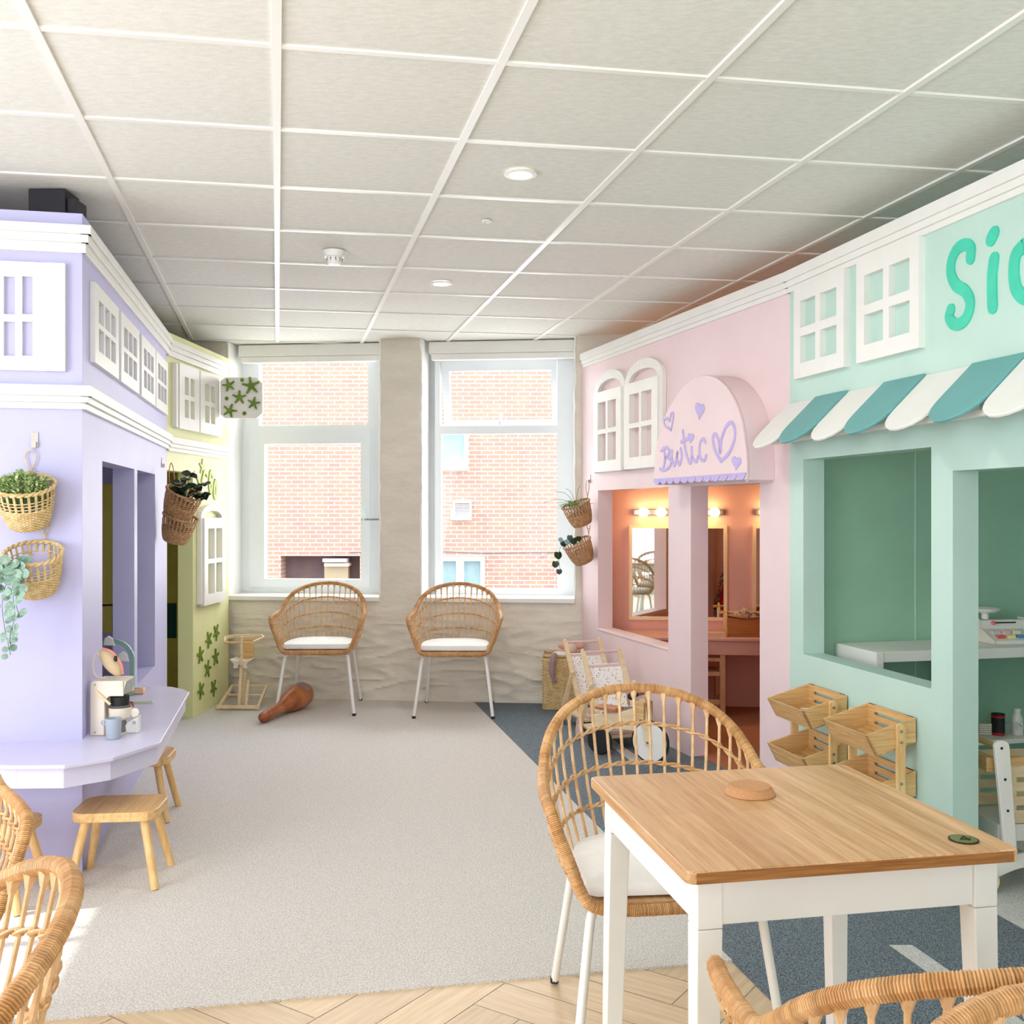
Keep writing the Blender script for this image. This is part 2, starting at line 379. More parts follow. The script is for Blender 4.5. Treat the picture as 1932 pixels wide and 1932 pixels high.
m = MB(); h = hb[0]; z1 = h[3]-.03
BW.wall(m, h[0]+.006, h[1]-.006, h[2]+.004, z1, [(q(847, 900, -.3)[0], q(1040, 900, -.3)[0], q(940, 790, -.3)[1], q(940, 699, -.3)[1])], -.28, -.33)
m.v = [v-BW.n*(.30*(z1-v.z)) for v in m.v]; vs = m.build('vent_sash', M_upvc, wb, bevel=.004)
m = MB(); BW.box(m, h[0]+.06, h[1]-.06, h[2]+.05, z1-.05, -.300, -.304); m.v = [v-BW.n*(.30*(z1-v.z)) for v in m.v]; m.build('window_pane', M_glass, vs)
m = MB(); t = q(944, 800, -.26)[0]; m.tube([BW.P(t, h[2]+.005, -.24), BW.P(t, h[2]+.03, -.25), BW.P(t+.005, h[2]+.10, -.34)], .008, 6); m.build('window_stay', M_upvc, wb)
m = MB(); t, z = q(688, 968, -.24); BW.box(m, t-.012, t+.012, z-.05, z+.04, -.245, -.225); m.tube([BW.P(t, z, -.225), BW.P(t, z, -.20), BW.P(t, z-.09, -.195)], .007, 6)
m.build('window_handle', M_upvc, wa)
m = MB()
for i in range(9):
    t, z = q(684+i*4, 980, -.2); m.tube([BW.P(t+.007*math.cos(a), z+.005*math.sin(a), -.2+.004*(i % 2)) for a in [k*math.pi/4 for k in range(8)]], .002, 4, True)
m.build('restrictor_chain', M_black, wa)
for par, hole in ((wa, w1), (wb, w2)):
    m = MB(); BW.box(m, hole[0]+.03, hole[1]-.005, 2.49, 2.575, -.12, -.2); BW.box(m, hole[0]+.045, hole[1]-.008, 2.445, 2.49, -.135, -.19)
    m.build('blind_cassette', M_white, par, bevel=.006)
    m = MB(); BW.box(m, hole[0]-.0, hole[1]+.0, ZS-.03, ZS+.004, .03, -.30); m.build('window_sill', M_white, par, bevel=.006)
    m = MB()
    for s_, sg in ((hole[0], 1), (hole[1], -1)):
        pr = random.Random(int(s_*100)); pts = []
        for k in range(34):
            z = ZS+.01+k*(2.575-ZS)/33; pts.append(BW.P(s_, z, 0)+BW.d*(pr.uniform(-.004, .006)*-sg)+BW.n*.001)
        m.tube(pts, [pr.uniform(.004, .009) for _ in pts], 6)
        BW.box(m, s_-.0005*sg, s_+.006*sg, ZS, 2.575, .0, -.26)
    m.build('window_reveal', M_white, par, smooth=True)
# exterior wall behind, other walls of the room
LW = Plane((-2.2, -2.5), (-4.2, 7.5), (0, 0))
def lt(Y): return (Y+2.5)/LW.d.y
m = MB(); LW.wall(m, -.1, 10.4, 0, 2.7, [(lt(.1), lt(3.33), .75, 1.2), (lt(.1), lt(2.76), 1.24, 2.12), (lt(2.80), lt(3.33), 1.2, 2.12)], 0, -.12)
struct(m.build('wall_left', M_plas))
RW = Plane((-2.3, -2.5), (4.2, -2.5), (0, 0))
m = MB(); RW.wall(m, 0, 6.6, 0, 2.7, [(.4, 5.6, .3, 2.4)], 0, -.12); struct(m.build('wall_front', M_plas))
XW = Plane((4.2, -2.5), (3.1, 7.3), (0, 0))
m = MB(); XW.wall(m, 0, 9.9, 0, 2.7, [], 0, -.12); struct(m.build('wall_right', M_plas))
# ceiling slab and its suspended grid
m = MB(); m.prism([LW.P(-.2, HC+.004, -.1), LW.P(10.6, HC+.004, -.1), XW.P(10.2, HC+.004, -.1), XW.P(-.2, HC+.004, -.1)], (0, 0, .08)); ceil = struct(m.build('ceiling', M_tile))
m = MB(); cyw, syw = math.cos(.168), math.sin(.168)
def gp(i, j, z=0):
    x = -.163+.6*i-.035*j; y = 2.751+.6*j
    return Vector((cyw*x-syw*y, syw*x+cyw*y, z))
def gp2(i, j):
    p = gp(i, j); return p
for i in range(-6, 9): m.beam(gp(i, -9.5, HC), gp(i, 8.0, HC), .024, .008)
for j in range(-9, 9): m.beam(gp(-6.5, j, HC+.0012), gp(8.5, j, HC+.0012), .020, .007)
mm = MB()
for v in m.v: pass
m.build('ceiling_grid', M_tbar, ceil)
# ---------------------------------------------------------------- floor
m = MB(); Wd, Ld = .15, .75; tints = []
Mr = Matrix.Rotation(R(45)+.19, 3, 'Z')
for a in range(-14, 14):
    for k in range(-60, 60):
        for (x0, y0, x1, y1) in ((k*Wd, k*Wd, k*Wd+Ld, k*Wd+Wd), (k*Wd+Ld, k*Wd+Wd-Ld, k*Wd+Ld+Wd, k*Wd+Wd)):
            g = .0012; ps = [Mr @ Vector((x+a*2*Ld, y, 0)) for x, y in ((x0+g, y0+g), (x1-g, y0+g), (x1-g, y1-g), (x0+g, y1-g))]
            if all(-3.4 < p.x < 3.2 and -2.6 < p.y < 3.8 for p in ps): m.add(ps, [(0, 1, 2, 3)]); tints.append((random.random(), (x1-x0) > (y1-y0)))
def M_herrf():
    mt = wood('oak_plank', (226, 202, 168), (206, 178, 142), (1, 1, 1), .45); nt = mt.node_tree; N = nt.nodes; L = nt.links; b = N['Principled BSDF']
    at = N.new('ShaderNodeAttribute'); at.attribute_name = 'tint'; uv = N.new('ShaderNodeUVMap')
    for n in N:
        if n.type == 'MAPPING': L.new(uv.outputs[0], n.inputs[0]); n.inputs['Scale'].default_value = (1.2, 22, 1)
    src = b.inputs['Base Color'].links[0].from_socket; mx = N.new('ShaderNodeMixRGB'); mx.blend_type = 'MULTIPLY'; mx.inputs[0].default_value = 1
    L.new(src, mx.inputs[1]); L.new(at.outputs['Color'], mx.inputs[2]); L.new(mx.outputs[0], b.inputs['Base Color']); return mt
fl = struct(m.build('floor', M_herrf())); me = fl.data
ca = me.color_attributes.new('tint', 'FLOAT_COLOR', 'CORNER'); uvl = me.uv_layers.new(name='UVMap')
for p, (t, hor) in zip(me.polygons, tints):
    k = .84+.18*t
    for li in p.loop_indices:
        ca.data[li].color = (k, k*.99, k*.97, 1); v = Mr.inverted() @ me.vertices[me.loops[li].vertex_index].co
        uvl.data[li].uv = (v.x+t*9, v.y+t*5) if hor else (v.y+t*9, v.x+t*5)
m = MB(); m.box(-4.3, 4.3, -2.7, 7.9, -.06, -.002); struct(m.build('floor', M_lightc))
def slab(pts, z0, z1, mt, name='floor'):
    m = MB(); m.prism([(p[0], p[1], z0) for p in pts], (0, 0, z1-z0)); return struct(m.build(name, mt))
e0 = F(1381, 1815); e1 = F(893, 1325); de = (e1-e0)/(e1.y-e0.y)
def eline(Y): return e0+de*(Y-e0.y)
f0 = F(71, 1928); f1 = e0; df = (f1-f0)/(f1.x-f0.x)
fl_l = f0+df*(-4.0-f0.x)
ZF = .006
slab([fl_l, e0, eline(7.6), (-4.3, 7.6)], 0, ZF, M_beige)
PKp = Plane((1.272, 4.651), (.486, 7.12), (0, 4)); MTp = Plane((1.272, 4.651), (1.530, 3.531), (0, 4))
def mtp(Y): return Vector((1.272-.2304*(Y-4.651), Y, 0))
def pkp(Y): return Vector((1.272-.3183*(Y-4.651), Y, 0))
slab([eline(-2.5), mtp(-2.5)+Vector((.05, 0, 0)), mtp(4.651)+Vector((.05, .03, 0)), pkp(7.3)+Vector((.05, 0, 0)), eline(7.3)], 0, ZF, M_dark)
slab([mtp(-2.5)+Vector((.05, 0, 0)), (4.2, -2.5), (3.4, 5.15), mtp(4.651)+Vector((.05, .03, 0))], 0, ZF+.001, M_lightc)
slab([mtp(4.651)+Vector((.05, .03, 0)), (3.4, 5.15), (3.2, 7.3), pkp(7.3)+Vector((.05, 0, 0))], 0, ZF+.001, M_rustc)
c0 = F(1139, 1393); dc = Vector((-.2272, 1, 0))
for Ya, Yb in ((5.40, 6.2), (4.25, 4.95), (2.45, 3.15)):
    pts = [c0+dc*(y-c0.y)+Vector((x, 0, 0)) for x, y in ((-.035, Ya), (.035, Ya), (.035, Yb), (-.035, Yb))]
    slab(pts, ZF-.002, ZF+.0015, M_lightc)

# ---------------------------------------------------------------- ceiling fittings
def at_ceiling(px, py): return F(px, py, HC) if False else Vector(((px-CX)/FOC*((HC-CAMH)*FOC/(CY-py)), (HC-CAMH)*FOC/(CY-py), HC))
for px, py, lab in ((982, 327, 'round recessed downlight glowing in the ceiling, the nearer of the two'), (832, 534, 'round recessed downlight glowing in the ceiling, the farther one near the windows')):
    p = at_ceiling(px, py); t = thing('downlight', lab, 'ceiling light', p, 0, 'recessed downlights in the tiled ceiling')
    m = MB(); m.lathe([(.042, -.0005), (.058, -.0005), (.06, -.006), (.042, -.008), (.036, .002)], n=32); m.build('trim_ring', M_white, t, smooth=True)
    m = MB(); m.lathe([(.002, -.004), (.041, -.004), (.041, .0), (.002, .0)], n=32); m.build('lens', M_down, t)
    lamp('downlight_lamp', 'SPOT', p-Vector((0, 0, .02)), 9, (1, .94, .85), p-Vector((0, 0, 2)), None, spot_size=0) if False else None
    l = lamp('downlight_lamp', 'AREA', p-Vector((0, 0, .02)), 9, (1, .97, .93), p-Vector((0, 0, 2)), .08)
p = at_ceiling(918, 416); t = thing('ceiling_sensor', 'tiny white ring-shaped sensor flush in the ceiling between the two downlights', 'sensor', p)
m = MB(); m.lathe([(.010, 0), (.020, 0), (.022, -.006), (.012, -.009), (.009, -.002)], n=24); m.build('ring', M_white, t, smooth=True)
p = at_ceiling(631, 474); t = thing('smoke_detector', 'white round smoke detector hanging under a ceiling tile left of the downlights', 'smoke detector', p)
m = MB(); m.lathe([(.004, 0), (.054, 0), (.054, -.008), (.046, -.03), (.004, -.03)], n=32); m.build('base', M_white, t, smooth=True)
m = MB(); m.lathe([(.004, -.03), (.036, -.03), (.036, -.05), (.028, -.062), (.004, -.064)], n=32); m.build('sensor_head', M_white, t, smooth=True)
m = MB()
for k in range(10):
    a = k*math.pi/5; m.beam((.037*math.cos(a), .037*math.sin(a), -.034), (.034*math.cos(a), .034*math.sin(a), -.052), .006, .002)
m.build('smoke_slot', M_grey, t)
m = MB(); c = Vector((-1.745, 3.93, 0)); m.box(-1.84, -1.70, 3.87, 4.0, 2.2, 2.577); m.box(-1.70, -1.665, 3.885, 3.985, 2.2, 2.545); m.v = [v-Vector((-1.76, 3.93, 2.2)) for v in m.v]
t = m.build('black_duct', mat('black_duct', (34, 30, 40), .6, .1), bevel=.003); t.location = (-1.76, 3.93, 2.2); tag(t, 'black square duct rising from behind the lavender facade to the ceiling', 'duct')

# ---------------------------------------------------------------- outside
bx = thing('brick_building', 'red brick building with white window frames seen outside through both windows', 'building', (0, 18.7, -1))
EP = Plane((0, 18.7), (1, 18.7), (0, 0)); ex = EP.hit
m = MB(); def_h = []
for a, b, c_, d in ((790, 884, 806, 888), (780, 915, 1051, 1300), (530, 679, 1049, 1200)):
    t0_, z1_ = ex(a, c_); t1_, z0_ = ex(b, d); def_h.append((t0_, t1_, z0_, z1_))
EP.wall(m, -14, 12, -1.5, 9, def_h, 0, -.5); m.v = [v-Vector((0, 18.7, -1)) for v in m.v]; m.build('brick_wall', M_brick, bx)
M_extg = mat('exterior_glass', (170, 196, 200), .15, .1, 2); M_extw = mat('exterior_frame', (248, 250, 250), .4)
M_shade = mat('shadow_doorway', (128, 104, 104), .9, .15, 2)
for (t0_, t1_, z0_, z1_), mul in ((def_h[0], []), (def_h[1], [(t, .06) for t in (ex(868, 1080)[0],)])):
    m = MB(); inner = [(t0_+.08, t1_-.08, z0_+.1, z1_-.07)]
    if mul: inner = [(t0_+.08, mul[0][0]-.07, z0_+.1, z1_-.07), (mul[0][0]+.07, t1_-.08, z0_+.1, z1_-.07)]
    EP.wall(m, t0_, t1_, z0_, z1_, inner, .05, -.1); m.v = [v-Vector((0, 18.7, -1)) for v in m.v]; fr = m.build('window_frame', M_extw, bx)
    m = MB(); EP.box(m, t0_+.05, t1_-.05, z0_, z1_, -.08, -.1); m.v = [v-Vector((0, 18.7, -1)) for v in m.v]; m.build('window_pane', M_extg, fr)
t0_, t1_, z0_, z1_ = def_h[2]
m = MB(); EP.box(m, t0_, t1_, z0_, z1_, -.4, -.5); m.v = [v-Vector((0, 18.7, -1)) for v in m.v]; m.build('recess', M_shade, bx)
a, b = ex(610, 1054), ex(655, 1090); m = MB(); EP.box(m, a[0], b[0], b[1]-.3, a[1]-.05, -.3, -.1); m.v = [v-Vector((0, 18.7, -1)) for v in m.v]; m.build('meter_box', mat('sand_panel', (196, 174, 140), .7), bx)
m = MB(); EP.box(m, ex(609, 0)[0], ex(654, 0)[0], a[1]-.06, a[1]+.0, -.3, .02); EP.box(m, ex(612, 0)[0], ex(658, 0)[0], a[1]-.14, a[1]-.09, -.3, .02); m.v = [v-Vector((0, 18.7, -1)) for v in m.v]; m.build('canopy', M_extw, bx)
m = MB(); a, b = ex(855, 946), ex(890, 981.5); EP.wall(m, a[0], b[0], b[1], a[1], [(a[0]+.035, b[0]-.03, b[1]+.045, a[1]-.035)], .07, 0)
n_ = 9
for k in range(n_): z = b[1]+.05+k*(a[1]-b[1]-.09)/n_; EP.box(m, a[0]+.03, b[0]-.02, z, z+.018, .02, .055)
EP.box(m, a[0]-.04, a[0], b[1], b[1]+.18, 0, .05); m.v = [v-Vector((0, 18.7, -1)) for v in m.v]; m.build('louvre_vent', M_extw, bx)
m = MB(); m.tube([W3(660, 1042, 18.62), W3(760, 1040, 18.62), W3(850, 1041, 18.62), W3(910, 1044, 18.62), W3(1090, 1041, 18.62)], .012, 5); m.v = [v-Vector((0, 18.7, -1)) for v in m.v]; m.build('cable', M_grey, bx)
m = MB(); m.box(-16, 16, 7.8, 18.8, -1.1, -1); struct(m.build('ground', mat('asphalt', (150, 146, 140), .9, .15, 6)))
m = MB(); m.box(-16, 16, 18.9, 30, -1.1, -1); struct(m.build('ground', mat('grass_ground', (150, 160, 130), .9, .15, 6)))

# ---------------------------------------------------------------- play village, left side
CL = Vector((-1.600, 3.790)); CE = (-2.104, 6.2); CY2 = (-2.036, 7.31)
LF = Plane(CL, (CL.x-.9793, CL.y-.2037), (-2, 0)); LS = Plane(CL, CE, (0, 5)); LY = Plane(CE, CY2, (0, 6.5))
LSL = (Vector(CE)-CL).length; LYL = (Vector(CY2)-Vector(CE)).length
def cornice(pl, t0, t1, steps, mt, par, ext0=0, ext1=0, name='cornice'):
    m = MB()
    for z0, z1, o in steps: pl.box(m, t0-ext0*o, t1+ext1*o, z0, z1, -.002, o)
    return m.build(name, mt, par, bevel=.002)
def mock_window(pl, t0, t1, z0, z1, cols, rows, par, bl=.06, bt_=.07, mun=.02, th=.02, name='mock_window', gap=None):
    m = MB(); hs = []; iw = (t1-t0-2*bl-(cols-1)*mun)/cols; ih = (z1-z0-2*bt_-(rows-1)*mun)/rows
    for i in range(cols):
        for j in range(rows):
            a = t0+bl+i*(iw+mun); b = z0+bt_+j*(ih+mun); hs.append((a, a+iw, b, b+ih))
    pl.wall(m, t0, t1, z0, z1, hs, th, .0005)
    return m.build(name, M_white, par, bevel=.002)
HT = 2.458
UP = [(2.375, 2.408, .036), (2.345, 2.375, .026), (2.308, 2.345, .015)]; LO = [(1.775, 1.815, .036), (1.752, 1.775, .026), (1.728, 1.752, .015)]
lav = thing('playhouse_facade', 'lavender playhouse front with white cornices, mock windows and two tall openings above a counter', 'playhouse', (CL.x, CL.y, 0))
m = MB(); LF.wall(m, -.0, 1.75, 0, HT, [], 0, -.09); m.build('front_wall', M_lav, lav, True, bevel=.003)
oA = (LS.hit(193, 1000)[0], LS.hit(253.5, 1000)[0]); oB = (LS.hit(259, 1000)[0], LS.hit(292.4, 1000)[0])
m = MB(); LS.wall(m, 0, LSL, 0, HT, [(oA[0], oA[1], .485, 1.556), (oB[0], oB[1], .485, 1.556)], 0, -.10); m.build('side_wall', M_lav, lav, True, bevel=.003)
cornice(LF, 0, 1.75, UP, M_white, lav, 1); lav.children[-1]
for pl, a, b, e0_, e1_, st in ((LF, 0, 1.75, 1, 0, LO), (LS, 0, LSL, 1, 0, UP), (LS, 0, LSL, 1, 0, LO)): cornice(pl, a, b, st, M_white, lav, e0_, e1_)
for c in lav.children:
    if c.name.startswith('cornice'):
        for v in c.data.vertices: v.co = v.co-Vector((CL.x, CL.y, 0))
# mock windows on the lavender front and side
a = LF.hit(125.8, 600)[0]; g = LF.hit(91, 600)[0]; zt = LF.hit(125.8, 499.5)[1]; zb = LF.hit(125.8, 702)[1]
m = MB(); hs = []
for x0, x1 in ((44, 64), (9.5, 31)):
    for y0, y1 in ((608, 673), (523, 595)):
        p, q_ = LF.hit(x1, y1), LF.hit(x0, y0); hs.append((min(p[0], q_[0]), max(p[0], q_[0]), p[1], q_[1]))
wl = LF.hit(-17, 600)[0]
LF.wall(m, g, wl, zb, zt, hs, .018, .0005); LF.box(m, a, g-.002, zb, zt, .0005, .026); LF.box(m, wl+.002, wl+.068, zb, zt, .0005, .026)
m.build('mock_window', M_white, lav, True, bevel=.0015)
for a, b, yt, yb in ((169.5, 215.3, 535.7, 686.6), (220, 255, 589, 722), (259.6, 286.5, 631, 748), (287.8, 310.5, 663, 768)):
    ta, tb = LS.hit(a, 600)[0], LS.hit(b, 600)[0]
    o = mock_window(LS, ta, tb, 1.925, 2.236, 3, 2, None, .075, .055, .022, .02)
    for v in o.data.vertices: v.co = v.co-Vector((CL.x, CL.y, 0))
    o.parent = lav
# dividing wall with mustard paint inside
m = MB(); IP = Plane(CE, (CE[0]-.9793, CE[1]-.2037), (-2.5, 4)); IP.wall(m, .10, 1.8, 0, HT-.1, [], 0, -.05); m.build('partition', M_lav, lav, True)
m = MB(); IP.box(m, .12, 1.8, .62, 1.515, .001, .006); m.build('mustard_panel', M_mus, lav, True)
m = MB(); IP.box(m, .12, 1.8, .78, .79, .006, .012); IP.box(m, .30, .31, .62, .79, .006, .012); m.build('dark_frame_strip', M_black, lav, True)
# yellow house
yel = thing('playhouse_facade', 'pale lime playhouse front with green painted flowers beside the window wall', 'playhouse', (CE[0], CE[1], 0))
td = (LY.hit(313, 1000)[0], LY.hit(364, 1000)[0])
m = MB(); LY.wall(m, 0, LYL, 0, HT-.012, [(max(.005, td[0]), td[1], -.1, 1.60)], 0, -.10); m.build('front_wall', M_yel, yel, True, bevel=.003)
def tocl(o, base):
    for v in o.data.vertices: v.co = v.co-Vector(base)
tl = LY.hit(424, 1000)[0]
for st in (UP, LO): o = cornice(LY, 0, tl-.03, [(z0-.01, z1-.01, q_) for z0, z1, q_ in st], M_white, yel, 0, 1); tocl(o, (CE[0], CE[1], 0))
for a, b in ((328.7, 366.5), (368.5, 405)):
    o = mock_window(LY, LY.hit(a, 700)[0], LY.hit(b, 700)[0], 1.865, 2.272, 2, 2, None, .085, .075, .03, .035); tocl(o, (CE[0], CE[1], 0)); o.parent = yel
m = MB(); LY.box(m, LY.hit(324, 700)[0], LY.hit(328, 700)[0], 1.87, 2.265, .0005, .03); m.build('shutter_edge', M_white, yel, True)
m = MB(); LY.box(m, LY.hit(407, 700)[0], LY.hit(414, 700)[0], 1.865, 2.26, .0005, .02); m.build('shutter_edge', M_white, yel, True)
def arch_window(pl, px0, px1, z0, z1, rise, par, base, double=False, th=.03):
    t0_, t1_ = sorted((pl.hit(px0, 900)[0], pl.hit(px1, 900)[0])); w_ = t1_-t0_; m = MB()
    fr = w_*.13; zl = z1-rise
    def arc(r0, h, z): return [(t0_+w_/2+r0*math.cos(math.pi-k*math.pi/16), z+h*math.sin(k*math.pi/16)) for k in range(17)]
    o_ = arc(w_/2, rise, zl); i_ = arc(w_/2-fr*.9, rise*.55, zl-.004)
    for k in range(16):
        m.hexa([pl.P(*o_[k], .001), pl.P(*o_[k+1], .001), pl.P(*i_[k+1], .001), pl.P(*i_[k], .001), pl.P(*o_[k], th), pl.P(*o_[k+1], th), pl.P(*i_[k+1], th), pl.P(*i_[k], th)])
    for a_, b_ in ((t0_, t0_+fr), (t1_-fr, t1_)): pl.box(m, a_, b_, z0, zl, .001, th)
    pl.box(m, t0_, t1_, z0, z0+.02, .001, th)
    o1 = m.build('mock_window', M_white, None, bevel=.002); tocl(o1, base); o1.parent = par
    o2 = mock_window(pl, t0_+fr*.55, t1_-fr*.2, z0+.004, zl-.006, 2, 2, None, w_*.15, .07, .03, th+.012, 'casement'); tocl(o2, base); o2.parent = o1
arch_window(LY, 371, 416, .72, 1.395, .085, yel, (CE[0], CE[1], 0))
def star(pl, mb, t, z, r, o0, o1, rot=0, sx=1, n=5):
    pts = []
    for k in range(n*4):
        a = rot+k*2*math.pi/(n*4); q_ = (r if k % 4 in (0, 1) else r*.36)
        if k % 4 == 1: a -= .12
        if k % 4 == 0: a += 0
        pts.append(pl.P(t+q_*math.cos(a)*sx, z+q_*math.sin(a), o0))
    mb.prism(pts, pl.n*(o1-o0)); return mb
for k, (px, py) in enumerate(((377, 1236), (393, 1207), (407, 1193), (391, 1262), (406, 1240), (378, 1303), (402, 1298))):
    m = MB(); t, z = LY.hit(px, py); star(LY, m, t, z,   .060, .0008, .008, R(90)+k*.3); m.build('painted_flower', M_flow, yel, True)
m = MB(); t, z = LY.hit(381, 881); star(LY, m, t, z, .055, .0008, .006, R(80)); m.build('painted_flower', M_flow2, yel, True)
m = MB()
for st in (((371, 898), (375, 903), (380, 920), (383, 905), (386, 893), (389, 890), (392, 897)), ((403-7, 905), (398, 892), (400, 890), (402, 899)), ((396, 905), (396, 916), (398, 930), (400, 922), (401, 912), (399, 912)), ((407, 907), (405, 920), (405, 933), (407, 940), (409, 930), (409, 915), (407, 907))):
    LY.stroke(m, st, .028, .0008, .007)
m.build('lettering', M_flow2, yel, True)
m = MB(); BW.box(m, -2.2, bt(417), 0, 2.3, .001, .012); m.build('inner_wall', M_mus, yel, True)
m = MB(); a, b = BW.hit(300, 1138, .02), BW.hit(332, 1204, .02); BW.box(m, a[0], b[0], b[1], a[1], .012, .02); m.build('teal_board', mat('dark_teal_board', (18, 84, 78), .6, .08), yel, True)
# projecting sign with flowers
sb = thing('flower_sign', 'square white projecting sign with dark green star flowers on the lime facade', 'sign', W3(456, 750, 7.02))
def sgp(px, py, Y=7.02): return W3(px, py, Y)-Vector(sb.location)
c_ = [(424, 712), (484, 712), (495, 724), (495, 779), (484, 789), (424, 789), (415, 782), (415, 719)]
m = MB(); m.prism([sgp(a, b) for a, b in c_], (0, .035, 0)); m.build('board', M_white, sb, bevel=.004)
SGN = Plane((-3, 7.02), (3, 7.02), (0, 0))
for k, (px, py, r) in enumerate(((432, 727, 11), (474, 728, 15), (452, 750, 12), (479, 761, 11), (434, 775, 12))):
    m = MB(); t, z = SGN.hit(px, py); star(SGN, m, t, z, r*.0041, .0005, .012, .5+k*1.1); m.build('flower', M_flow, sb, True)
for px, py in ((457, 717), (428, 752), (461, 780)):
    m = MB(); t, z = SGN.hit(px, py); m.ball(SGN.P(t, z, .003), .014, sc=(1, .4, 1)); m.build('berry', M_flow, sb, True, smooth=True)
# ---------------------------------------------------------------- counter
ZC = .50
def fc(px, py): return F(px, py, ZC)
back_c = LF.P(0, ZC); b2 = LF.P(1.6, ZC); e5 = LS.P(LS.hit(254, 1290)[0], ZC)
top = [fc(-220, 1436), fc(30, 1444.6), fc(121.7, 1443.5), fc(213, 1429), fc(303, 1400), fc(357.6, 1305.4), fc(346, 1300), fc(324, 1295.6), e5, LS.P(.0, ZC, 0), LF.P(.0, ZC, 0), LF.P(1.2, ZC, 0)]
ct = thing('counter', 'lavender child-height counter wrapping around the corner of the lavender playhouse', 'counter', (CL.x, CL.y, 0))
m = MB(); m.prism([p-Vector((0, 0, .014)) for p in top], (0, 0, .014)); m.build('countertop', M_lavc, ct, True, bevel=.003)
m = MB(); out = top[:8]; ins = []
cc = Vector((-1.95, 4.2, ZC))
for p in out: ins.append(p+(cc-p).normalized()*.022)
for a, b in zip(ins, ins[1:]):
    dn = Vector((0, 0, -.014)); d2 = Vector((0, 0, -.083)); i_a, i_b = a+(cc-a).normalized()*.016, b+(cc-b).normalized()*.016
    m.hexa([a+d2, b+d2, i_b+d2, i_a+d2, a+dn, b+dn, i_b+dn, i_a+dn])
m.build('fascia', M_lavc, ct, True, bevel=.001)

# ---------------------------------------------------------------- play village, right side
ZT = 2.44
pk = thing('playhouse_facade', 'pink playhouse front with arched mock windows, a serving window and a doorway', 'playhouse', (1.272, 4.651, 0))
pb = (1.272, 4.651, 0)
pl_end = (Vector((.486, 7.12))-Vector((1.272, 4.651))).length
def rng(pl, a, b): return tuple(sorted((pl.hit(a, 1000)[0], pl.hit(b, 1000)[0])))
pw, pd = rng(PKp, 1128.3, 1261), rng(PKp, 1303.5, 1433.5)
m = MB(); PKp.wall(m, .0, pl_end-.004, 0, ZT, [(pw[0], pw[1], .562, 1.489), (pd[0], pd[1], -.1, 1.486)], 0, -.105); m.build('front_wall', M_pink, pk, True, bevel=.003)
UR = [(2.395, 2.440, .036), (2.368, 2.395, .026), (2.345, 2.368, .016)]
o = cornice(PKp, -.01, pl_end-.06, UR, M_white, pk); tocl(o, pb)
m = MB(); PKp.box(m, pw[0]-.002, pw[1]+.002, .552, .566, -.11, .006); m.build('sill_strip', M_pink, pk, True, bevel=.003)
m = MB(); PKp.box(m, pw[0], pw[1], 0, .55, -.125, -.105); m.build('inner_lining', M_salmon, pk, True)
for a, b, zb_ in ((1129, 1187, 1.59), (1187, 1258, 1.59)):
    arch_window(PKp, a, b, 1.605, 2.265, .125, pk, pb, th=.03)
IPt = Plane((1.272, 4.651), (2.247, 4.875), (1, 8))
m = MB(); IPt.wall(m, .09, 2.2, 0, ZT-.05, [], -.005, -.03); m.build('partition', M_salmon, pk, True)
m = MB(); BW.box(m, bt(1106), 5.0, 0, ZT-.05, .002, .014); m.build('inner_wall', M_salmon, pk, True)
# boutique sign box
sg = thing('shop_sign', 'pink arch-shaped shop sign box with lilac handwriting and hearts and a scalloped lower edge', 'sign', (1.15, 4.95, 1.5)); OF = .15
ol = [(1233, 911), (1235, 868), (1241, 828), (1251, 793), (1266, 762), (1285, 735), (1304, 717), (1322, 708.5), (1338, 709), (1355, 716), (1372, 733), (1388, 762), (1399, 797), (1405, 835), (1408.5, 872), (1408, 905)]
fo = smooth_curve([Vector((*PKp.hit(a, b, OF), 0)) for a, b in ol], 4)
m = MB(); m.prism([PKp.P(v.x, v.y, OF-.014) for v in fo], PKp.n*.014); m.build('face', M_pink, sg, True, bevel=.003)
m = MB(); ctr = Vector((sum(v.x for v in fo)/len(fo), 0, 0)); n_ = len(fo)
for i in range(n_-1):
    a, b = fo[i], fo[i+1]; q0 = [(a.x, a.y), (b.x, b.y), ((b.x-ctr.x)*.93+ctr.x, b.y-.012), ((a.x-ctr.x)*.93+ctr.x, a.y-.012)]
    m.hexa([PKp.P(*q0[k], .001) for k in range(4)]+[PKp.P(*q0[k], OF-.015) for k in range(4)])
m.build('box_side', M_pink, sg, True)
m = MB(); s0_, s1_ = sorted((PKp.hit(1234, 908, OF)[0], PKp.hit(1408, 905, OF)[0])); ns = 12; sw = (s1_-s0_)/ns; zb_ = PKp.hit(1320, 899, OF)[1]
for k in range(ns):
    c = s0_+(k+.5)*sw; pts = [(c-sw/2, zb_+.004), (c+sw/2, zb_+.004)]+[(c+sw/2*math.cos(a*math.pi/8), zb_-.030*math.sin(a*math.pi/8)) for a in range(9)]
    m.prism([PKp.P(x, z, OF-.006) for x, z in pts], PKp.n*.010)
m.build('scallop_edge', M_lilac, sg, True)
def zc(lst, ox=1080, oy=620, s=4.6): return [(ox+a/s, oy+b/s) for a, b in lst]
def strokes(pl, sets, wd, off, mt, par, name, ox=1080, oy=620, s=4.6):
    m = MB()
    for i, st in enumerate(sets): pl.stroke(m, zc(st, ox, oy, s), wd, off, off+.0035+i*.0008)
    return m.build(name, mt, par, True)
